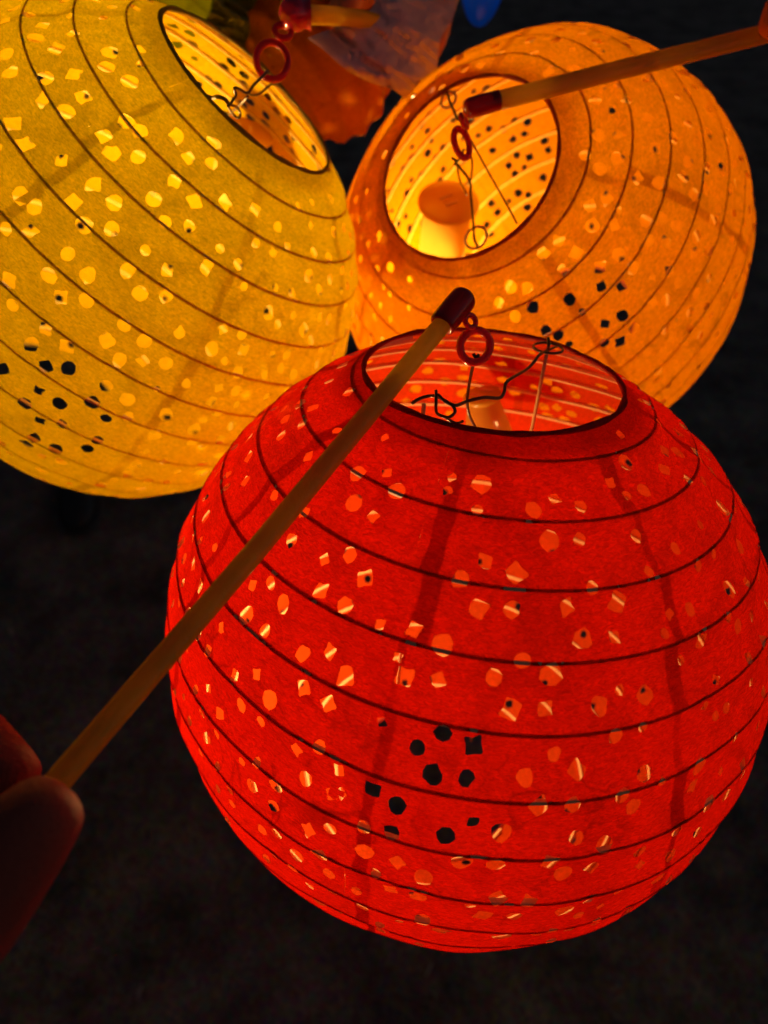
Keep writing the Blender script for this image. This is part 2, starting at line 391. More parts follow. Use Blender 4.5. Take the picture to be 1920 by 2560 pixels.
# ------------------------------------------------------------------ lanterns
# punched holes: angle from the pole, turn about the axis (tenths of a degree), radius (thousandths of the lantern radius)
HOLES = {
 'RED': '367,82,25 368,149,16 378,270,19 412,375,18 407,492,14 449,474,14 487,607,22 397,-50,21 424,-93,20 409,9,27 430,153,17 457,-55,26 454,4,21 451,101,22 453,201,27 426,285,14 447,412,18 505,481,24 520,542,14 496,-155,20 506,-105,26 491,124,25 495,184,17 486,305,16 493,355,21 507,270,14 538,357,23 533,441,15 558,468,21 567,525,15 556,-154,25 550,-103,22 537,-20,22 514,21,19 530,67,28 574,9,28 573,59,21 575,144,23 549,303,14 562,181,14 576,224,24 612,-84,21 622,-40,27 639,-116,21 630,73,19 616,165,21 613,210,14 599,372,15 652,476,14 691,514,19 652,394,16 652,366,15 624,339,14 708,408,18 535,-185,14 502,-201,14 668,-90,24 666,-44,20 722,-130,26 726,-28,18 751,-61,23 765,-131,22 741,11,28 659,34,23 656,108,28 697,55,28 699,101,23 680,213,21 700,175,22 725,197,23 708,318,26 739,311,21 699,242,14 753,381,15 843,340,17 753,113,21 771,155,23 786,79,28 794,-35,28 791,9,25 823,-118,23 837,-81,28 816,104,28 814,145,24 807,217,19 839,225,16 884,-123,21 884,-84,28 880,-14,15 856,19,25 861,62,22 900,120,27 887,200,16 928,148,17 918,180,15 945,-73,22 911,8,28 908,51,20 982,-105,15 988,-43,28 1001,50,28 881,151,14 457,-444,19 454,-356,16 434,-309,20 454,-265,24 492,-334,22 543,-474,19 521,-436,17 535,-393,25 495,-281,21 581,-452,25 581,-405,18 627,-498,18 578,-323,20 559,-281,20 578,-243,27 617,-302,24 661,-353,26 622,-256,23 668,-431,19 643,-392,16 674,-547,16 673,-505,19 755,-517,14 732,-489,14 701,-403,21 701,-359,19 746,-445,20 782,-490,16 787,-446,16 839,-534,15 702,-287,20 682,-252,18 619,-187,14 577,-674,14 598,-715,14 556,-623,14 660,-671,14 684,-703,14 690,-651,14 722,-581,14 755,-590,14 819,-569,14 789,-381,15 766,-350,16 702,-217,22 741,-265,22 744,-222,20 783,-311,25 822,-358,22 827,-314,20 919,-448,15 912,-407,15 874,-405,16 848,-438,15 737,-198,17 710,-167,25 912,-340,22 884,-306,21 828,-250,25 806,-218,21 959,-319,19 909,-271,28 864,-228,27 955,-279,21 969,-214,22 927,-176,16 856,-145,15 823,-179,26 772,-173,20 332,-278,23 312,-330,15 291,-162,14 311,-189,14 294,-78,26 326,53,23 309,115,17 324,177,18 376,-303,17 332,-79,14 299,263,18 280,382,22 325,383,19 301,600,21 317,522,22 322,663,21 351,561,19 240,468,14 425,628,26 454,701,14 280,744,16 322,325,14 265,-407,14 274,-888,16 322,-911,15 245,-718,20 324,-801,21 356,-788,21 305,-740,21 330,-688,18 369,-715,19 352,-566,18 434,-745,21 439,-849,19 454,-676,20 484,-757,16 488,-712,14 553,-720,22 369,-361,23 425,-550,15 331,-397,22 391,-927,15 295,-578,14 415,-448,19 476,-1723,28 519,-1699,28 565,-1759,28 542,1794,28 600,1786,28 444,1687,28 523,1676,28 570,1758,28 341,1707,25 485,1542,28 516,1515,27 518,1459,27 569,1619,28 602,1553,28 589,1516,23 641,1544,27 638,1496,27 602,1476,28 552,1409,27 538,1362,27 598,1395,28 708,1543,22 438,1359,28 597,-1680,28 644,-1662,21 495,1797,22 530,1593,22 758,870,16 471,993,16 367,-1392,19 1038,-1433,19 1006,-1145,25 1329,1070,25 1383,-1794,19 1149,1661,19 1295,1687,25 1137,-500,19 1182,-605,16 789,748,22 1116,-68,16 1043,1228,19 757,1636,19 1257,46,19 1087,1527,22 1469,362,16 1217,338,25 724,-1276,16 749,1037,25 1047,-1588,19 954,1797,25 1147,-346,25 1299,1574,19 1453,-820,22 1509,1063,16 659,-789,22 1300,1267,22 1104,-815,22 1077,519,25 1271,-497,22 675,791,19 1132,192,22 756,-1149,19 748,-1649,19 1320,1411,19 1039,402,19 1074,1628,16 1134,-737,22 937,-1236,25 824,415,25 981,1716,25 1112,1743,22 1206,-1656,25 557,-916,19 879,1309,16 1061,882,16 442,1228,19 805,534,22 1356,-78,25 986,149,19 1177,-1493,16 1095,-254,25 768,1168,19 1327,441,16 1448,668,22 1527,710,22 760,-852,22 1028,-1328,22 1027,-135,16 601,-1498,25 501,-1297,22 1107,-137,19 1491,1329,25 1341,-885,19 600,619,16 679,626,19 627,-1212,16 688,-1136,16 1304,-1048,25 1555,174,22 1447,-103,16 903,1014,25 962,506,19 1462,-670,19 787,1284,16 968,-513,25 874,-1322,22 1378,-1505,16 991,-670,16 966,1140,16 629,724,25 829,-643,19 1183,633,16 851,860,16 1540,-1332,22 1225,-256,22 1065,-1212,19 539,-1374,19 863,1691,16 1383,1262,19 941,-1075,22 1055,1112,16 1443,-371,22 368,-1082,22 848,686,16 858,1075,16 1489,912,22 919,-1469,22 1258,639,22 746,959,16 1287,-1690,19 628,-1579,16 1113,1261,19 534,1224,19 1410,-591,16 1108,971,16 1205,1589,16 1399,350,16 911,1575,16 813,-735,16 878,-1619,19 1173,792,16 1199,-150,16 1533,-1013,25 1132,-1113,16 1362,-492,16 574,929,25 328,1575,19 513,-1492,22 1094,-1027,16 1156,-1419,22 1052,-80,19 624,-1319,16 541,-1598,16 841,1187,22 1509,-1786,25 1046,-573,25 339,1211,16 1399,796,19 594,-869,16 267,-1061,22 750,506,16 677,-1402,22 944,-1542,22 1426,967,16 403,762,22 1532,1580,25 1156,879,25 1011,756,19 640,-875,19 1138,1386,16 1091,330,25 1373,-288,19 925,-1370,19 451,-943,16 644,1264,16 1021,-1679,19 1245,-351,25 623,-1071,16 263,874,25 858,-1186,25 791,1402,25 1078,25,25 1305,-195,16 1499,-1507,22 978,-965,22 1326,-604,25 460,-1161,22 715,-923,16 367,1003,22 1554,-2,19 1203,-1565,22 454,826,19 1035,264,16 680,-1787,16 1212,412,16 1177,-1024,22 954,668,19 1229,-1780,19 1473,-1128,16 1271,780,22 967,-873,25 1267,978,19 824,1770,19 1292,-1370,25 864,603,22 646,1694,25 1399,86,19 705,1313,22 268,-1643,25 617,1120,22 374,1462,19 1533,-1176,19 1256,-956,25 927,800,19 1051,-377,25 253,1621,25 546,763,25 665,973,22 1390,1640,19 798,274,19 360,-1560,19 1414,-1297,22 857,-948,16 298,-1238,22 1307,133,22 737,-1074,16 1554,-575,16 494,-1034,22 896,-843,22 992,1530,22 672,-1514,25 1406,1375,16 1100,-941,16 1187,-32,19 959,185,16 1202,1069,19 1208,-700,19 982,588,16 1256,1198,25 885,-502,16 392,1788,19 913,1452,16 382,1290,19 1066,-871,16 278,1105,16 546,685,25 658,571,16 840,-1703,25 672,-602,19 1274,-1204,25 806,1518,25 1164,253,19 537,-855,16 1053,1453,19 994,1435,25 688,1118,19 1428,-1694,16 936,879,22 1189,999,16 1419,1504,25 480,-876,16 915,267,25 1140,547,16 1466,1182,22 266,-1390,19 956,1245,19 793,-906,22 549,620,16 849,273,22 725,1714,16 793,-1196,16 1256,-1507,25 1060,-15,16 1187,1164,25 1223,147,22 774,-1710,16 711,-1346,22 1153,-1182,19 1049,76,16 781,445,19 1408,1117,16 1103,-1498,16 993,101,16 957,-567,22 898,473,19 1111,-1286,16 1371,-1150,19 1050,598,16 954,382,19 996,1307,25 388,1155,22 1131,-1707,16 1061,-1763,22 1474,116,19 1155,1470,19 787,-1435,25 1360,209,25 1346,-762,16 1393,-1040,22 677,1412,19 798,1700,16 1206,1742,22 1027,-451,19 1196,-847,25 719,730,16 1298,275,16 1302,1789,22 328,1386,19 889,360,22 1234,1381,22 418,-991,25 1346,-380,16 739,-715,16 1045,1034,16 728,563,16 1260,524,22 1411,550,25 437,-1339,16 682,870,22 1534,421,16 1253,-625,22 438,-1471,19 1340,1188,22 1470,-1267,16 916,-727,25 1040,137,19 1128,-665,22 909,723,25 1150,718,19 1109,-1629,16 890,1790,16 256,-1797,22 1280,-1603,16 1060,-203,19 976,237,22 795,-1344,22 557,1062,19 1045,-644,16 803,-1532,25 617,-991,19 1526,1180,22 1032,-1065,22 852,-609,19 1423,-1433,16 1212,1259,19 1178,61,22 930,-1707,19 296,998,25 975,-1601,16 334,-1670,25 830,477,19 971,-1304,16 1019,953,16 1550,-816,16 1268,-792,22 1038,-765,16 1011,-345,19 821,-1262,22 815,1612,22 827,954,19 1003,861,16 972,-163,22 735,-798,22 247,-1228,25 501,1128,16 1489,1473,22 979,-403,16 1002,452,16 1369,941,22 317,-1126,16 1070,1357,25 924,954,19 743,649,16 887,1378,19 522,846,25 832,-1084,19 885,-1007,16 558,-795,16 622,-608,22 1188,-1237,19 1194,-422,25 894,-582,19 1000,-1519,16 965,1059,16 860,-1431,19 249,1421,22 789,348,25 581,-1247,16 576,1288,25 1006,202,16 355,900,16 994,1600,19 1132,1063,16 770,-629,19 1141,470,25 856,1467,19 1470,-554,16 739,1460,16 969,-456,16 1105,1179,16 992,298,16 1220,1667,22 923,431,22 1238,1495,25 1515,-1646,19 568,-1143,16 774,-986,22 954,323,16 377,639,16 914,-217,22 1257,-87,25 1552,-260,19 1068,185,19 858,-1494,19 1144,-896,25 828,-479,19 1254,878,25 415,-1240,16 1054,-283,16 1196,568,22 477,761,19 1371,-1611,16 956,114,16 687,1197,16 613,530,22 255,1188,16 619,847,16 791,1108,16 1311,5,22 1052,-332,16 1066,792,19 346,-993,22 615,-658,22 919,1186,22 418,-1640,19 1468,-232,22 1361,636,19 362,710,25 431,930,19 879,-672,16 689,-837,16 1001,-256,16 331,822,22 1454,1616,22 791,-698,19 1237,-1324,22 1086,137,16 506,-825,19 1331,342,19 460,1072,16 1200,-1128,16 694,-1619,19 646,-723,19 1359,-1393,16 358,-1182,22 725,-628,19 728,-1544,19 861,1250,16 614,-804,16 824,-809,22 776,-773,16 360,-864,16 1391,-939,22 416,862,16 510,-957,25 1040,1757,25 301,-1486,16 1177,-1749,16 1358,1476,19 1072,-1134,19 849,783,16 1315,729,16 698,-1009,19 1276,1114,22 1123,1586,19 1373,-691,19 1072,678,19 763,-1781,19 932,-1162,25 1532,-127,16 1325,836,22 1122,618,16 1286,-408,19 1149,-186,22 810,1020,19 608,469,19 621,1197,19 1240,712,22 801,821,25 794,-1599,16 964,-791,19 1519,-415,22 639,617,16 1240,240,19 1123,-434,22 1087,78,16',
 'ORANGE': '440,718,28 442,638,25 432,564,28 361,774,28 305,693,27 271,944,27 281,1029,27 303,1100,28 338,1021,21 400,508,23 479,497,28 268,548,28 313,479,28 450,359,27 500,332,20 305,284,26 373,255,23 365,321,16 337,341,16 333,224,17 338,122,20 413,192,23 517,181,23 295,120,28 267,24,25 304,-22,27 337,30,28 423,88,28 466,123,28 586,174,28 390,-24,28 439,-20,28 335,-112,28 309,-178,28 332,-241,28 373,-203,28 371,-149,16 436,-140,28 470,-86,28 511,-111,28 461,-187,25 500,-165,28 291,-365,28 337,-356,28 416,-270,28 399,-335,28 459,-279,28 286,-446,28 342,-429,28 541,-223,28 571,-107,28 587,-146,28 623,-121,26 604,-64,28 530,-17,28 561,13,28 560,65,28 506,66,28 498,20,28 615,86,28 649,47,28 678,73,24 677,125,28 652,170,28 716,155,21 763,14,28 782,-92,28 703,-70,23 649,-69,20 614,-20,23 287,-1326,23 265,-1505,26 254,1629,23 513,-263,17 672,-168,19 584,378,28 545,437,25 617,340,21 617,262,21 304,-637,28 324,-576,28 401,-476,28 429,-376,24 464,-335,28 368,-667,28 367,-593,28 326,-707,23 516,-389,28 501,-439,24 453,-544,28 429,-592,24 441,-468,16 553,-313,28 583,-282,28 654,-220,28 585,-230,25 831,-193,24 679,-258,28 774,-276,26 737,-316,28 636,-332,25 563,-387,28 676,-332,28 565,-436,28 649,-401,28 684,-375,28 777,-345,23 725,-411,28 760,-421,28 820,-407,23 538,-471,22 344,-1269,14 404,-1236,16 344,-1147,17 280,-1184,14 401,-1381,14 341,-1318,14 510,-1321,23 486,-1262,16 546,-1328,14 488,-551,16 742,-156,20 713,-222,22 657,-296,17 709,-287,19 730,-255,23 770,-222,20 812,1152,23 837,1119,26 903,1055,24 832,1187,28 759,1295,19 769,1334,28 816,1329,28 809,1396,23 868,1337,19 850,1416,28 934,1321,25 897,1369,28 942,1359,25 851,1459,26 942,1428,25 1001,1363,25 917,1463,22 1023,1393,25 937,1502,28 965,1597,20 1025,1585,28 1070,1536,28 1117,1604,26 981,1561,20 993,1171,28 991,1209,23 1020,1087,25 1046,1052,25 1081,1074,28 1082,1117,28 1132,1019,28 1168,1015,23 1077,1194,26 1142,1127,26 1166,1088,28 1159,1167,28 1194,1119,21 1197,1162,24 1252,1063,28 1263,1183,27 1287,1148,24 1233,1298,28 1273,1287,24 1268,1232,19 1324,1173,27 1281,1370,24 1317,1384,24 1029,1131,25 885,763,25 936,978,16 681,295,16 578,-1592,19 1073,579,22 1421,-719,16 456,-1510,16 938,-45,22 1358,92,25 954,-1326,16 555,1082,22 803,640,16 1483,-1273,25 856,192,22 614,1757,22 600,-1176,22 882,1719,19 1202,-875,22 885,632,22 1017,-152,25 1348,-958,22 791,-1366,16 1095,-1090,25 792,-762,25 1213,-256,16 309,-1525,16 1038,-1297,19 1436,-1516,22 1305,246,19 1032,-874,16 851,547,16 1245,-718,16 1254,-1187,25 628,1327,16 315,1481,25 1317,-120,19 465,1163,16 976,349,22 1467,425,22 1100,83,19 721,-1082,16 964,-1549,25 1310,1701,16 1001,-934,25 455,1264,22 1068,-498,16 589,887,16 1435,268,25 1291,-1769,25 1318,-1343,22 711,1113,19 1043,-1619,25 649,1228,19 1018,184,19 487,907,22 1156,1448,19 1178,1739,19 1557,-484,19 1334,-1670,19 789,291,19 1179,-1173,16 1110,-818,19 722,-1536,16 1327,909,22 1316,-583,16 651,593,16 1074,263,16 1345,-453,25 974,-180,16 1246,1727,25 911,1779,16 1520,1236,19 299,-1795,16 892,494,19 648,750,16 723,391,22 1290,430,22 1139,-149,19 1386,-1105,22 1401,1293,16 854,341,25 1070,-284,22 1169,-1478,22 777,-874,19 1488,-313,22 1185,-461,25 1161,86,19 1506,-957,25 1391,-1266,22 632,403,25 816,-979,16 1035,-48,16 598,667,16 717,1556,25 686,476,16 1501,951,25 691,-1343,16 386,-1735,25 1410,1492,19 966,-1444,25 729,-1789,19 532,1668,19 621,-1245,22 916,-181,19 1215,1603,19 1236,-1289,16 1544,-162,22 1334,-260,22 771,-1243,22 920,1203,25 541,-1244,22 1004,-680,22 618,992,16 1146,-65,25 1061,772,25 992,-1179,22 896,-1020,16 700,1358,19 1124,-1344,22 734,-1355,25 1451,839,19 1038,669,16 659,-1405,19 634,1623,25 1143,-630,25 1295,1529,22 854,884,16 982,783,19 1063,-1510,25 322,-1415,19 748,549,16 1091,-409,16 1211,173,16 1178,542,22 1172,259,22 785,-1682,16 535,-1712,25 512,1453,22 949,-453,16 734,-1443,22 1498,1480,16 772,-1057,25 405,1311,25 1070,-735,25 689,-1680,25 895,61,25 913,1,19 790,205,22 807,-1784,16 1279,680,22 730,661,25 1172,-1580,25 1460,-1786,25 879,-1320,22 726,-956,19 1037,-1735,16 1275,-1456,19 975,1708,22 494,762,22 953,218,22 900,1137,19 1527,-1594,22 658,-1788,16 546,-1466,25 797,-1615,22 796,748,16 1302,-1068,19 691,1677,22 766,901,25 1186,829,16 1427,-1384,25 729,83,16 753,1201,22 891,-1420,22 815,-298,19 1003,-267,25 776,1475,25 500,-1552,19 473,1529,25 991,-796,25 1417,1010,22 272,1392,16 1150,187,19 796,432,22 856,961,25 858,-737,19 884,-772,16 1257,-364,16 1027,884,19 916,-100,22 938,-1233,16 977,-1645,16 361,1420,19 1238,-578,19 1005,-1092,16 911,-371,16 428,871,25 1027,484,25 552,549,19 854,-9,16 1337,581,16 1039,45,22 891,-318,16 339,1359,16 459,1453,22 1193,-1081,22 629,-1472,25 734,-1011,22 1014,-368,25 1548,196,16 867,1642,16 1075,1700,22 793,-642,16 401,988,25 1061,-970,16 972,601,25 376,1790,19 557,300,22 945,-230,19 1399,768,25 756,-1307,25 836,1542,19 679,-1176,16 995,1795,22 950,-311,16 1191,458,25 813,-1510,16 622,1141,19 973,86,22 1090,919,19 1504,1111,25 567,-1529,19 976,711,16 794,62,22 409,-1478,16 792,1034,16 1164,-379,16 1338,0,22 872,-1152,19 1418,-525,25 1408,-310,25 649,-1304,22 1343,1058,22 1211,-1681,16 380,1663,16 1113,683,16 1087,1447,19 568,1230,19 798,154,22 662,1472,19 749,243,19 966,-867,25 1264,-1613,25 1440,1644,22 584,1415,25 1065,-625,22 1471,1357,19 1363,-1474,19 792,-693,19 895,129,19 1003,-584,19 853,-887,16 727,-1165,16 1210,729,25 884,-442,22 1239,-73,25 594,1515,22 837,-56,19 1514,8,25 895,-37,16 1539,761,19 1421,-56,25 806,-549,19 894,-1625,19 708,-1204,16 353,1173,25 696,233,16 534,672,22 1128,-1714,16 745,805,19 516,276,16 462,-1662,16 906,400,19 275,1257,25 1469,160,22 1299,-772,25 1122,1328,25 1180,372,19 1507,-595,22 1383,421,22 445,-1325,22 931,-643,19 872,-125,22 894,-1707,19 734,1719,16 1331,-1220,22 368,-1529,19 1479,618,16 329,1654,22 418,-1599,16 399,1505,19 589,-1670,16 880,-533,25 510,836,16 877,-670,19 846,-1051,19 675,923,25 367,665,22 810,-478,25 1450,-1029,19 421,1721,19 1284,990,19 324,-1670,25 508,1358,25 416,1161,16 761,-1124,19 627,522,19 677,-1056,16 607,-1381,16 455,1661,22 487,404,16 1373,-839,19 724,995,19 457,-1737,16 1030,-458,22 1172,-1781,19 926,1650,19 433,1390,19 870,-232,19 690,5,19 1053,-1424,16 1213,-976,19 1114,457,19 917,836,16 496,1012,25 902,1581,16 1375,-181,25 465,1095,25 1137,774,19 1081,-119,22 829,-120,19 906,-869,25 1046,366,25 949,-546,16 896,-1540,16 1284,515,22 857,-348,19 1250,907,16 529,1781,19 1006,968,19 1289,80,22 1067,1788,19 665,-1127,16 975,528,16 960,-396,16 711,-1257,19 1542,-1398,16 812,1701,16 564,1321,16 1170,1533,22 1098,-563,25 1018,-543,19 855,-1006,16 366,923,22 1435,1190,25 1377,1659,16 1428,-901,16 773,-939,19 993,417,16 933,-942,16 946,-742,22 1523,337,25 1337,815,19 591,602,19 1439,-411,25 893,-604,22 832,-1172,25 1547,-1782,16 493,-1445,19 1412,1738,22 1402,603,19 458,1769,19 788,1606,16 1101,-1173,16 761,-819,19 1302,-1537,22 866,1254,25 751,486,22 669,-1005,19 598,-1297,19 534,-1584,16 913,-495,22 1317,342,19 792,-40,16 572,1605,16 632,-1090,16 1117,381,19 940,-600,19 1142,-955,16 941,-1071,22 1143,1673,16 871,-1250,16 927,-810,19 1050,-1232,19 525,-1403,16 1015,-1016,22 745,329,16 1103,-217,25 966,1269,16 397,-1312,16 1349,1467,19 828,-813,25 1109,-1627,25 460,-1193,19 1144,-1260,16 1255,-499,22 1552,-1127,22 585,779,22 1214,51,16 356,574,16 1470,740,16 1459,-187,16 1162,612,22 1536,-802,16 1226,-158,16 544,1157,16 612,-1544,19 630,458,25 1164,-718,19 310,825,25 892,251,22 1411,-1684,19 344,1551,19 1372,506,16 943,-1760,16 1513,1684,19 1187,921,19 534,377,19 577,487,25 1131,849,19 379,1076,25 550,745,19 545,932,19 877,-1102,19 1340,660,16 962,149,19 1264,-909,19 676,374,25 1041,1299,16 985,19,16 924,684,16 809,834,16 592,-1434,22 841,110,25 948,-358,16 1238,249,16 487,584,19 1535,567,25 1377,-623,19 942,911,25 506,-1191,22 816,-908,16 974,-639,19 1236,609,19 417,1627,16 1104,14,25 882,-926,25 651,-1613,22 1024,1465,16 250,1159,22 1352,1768,25 667,1049,25 808,-1110,22 358,1276,19 1319,1617,16 823,-611,16 449,427,22 1165,-318,16 1220,1388,19 1366,207,16 1300,163,25 770,-1187,19 714,733,16',
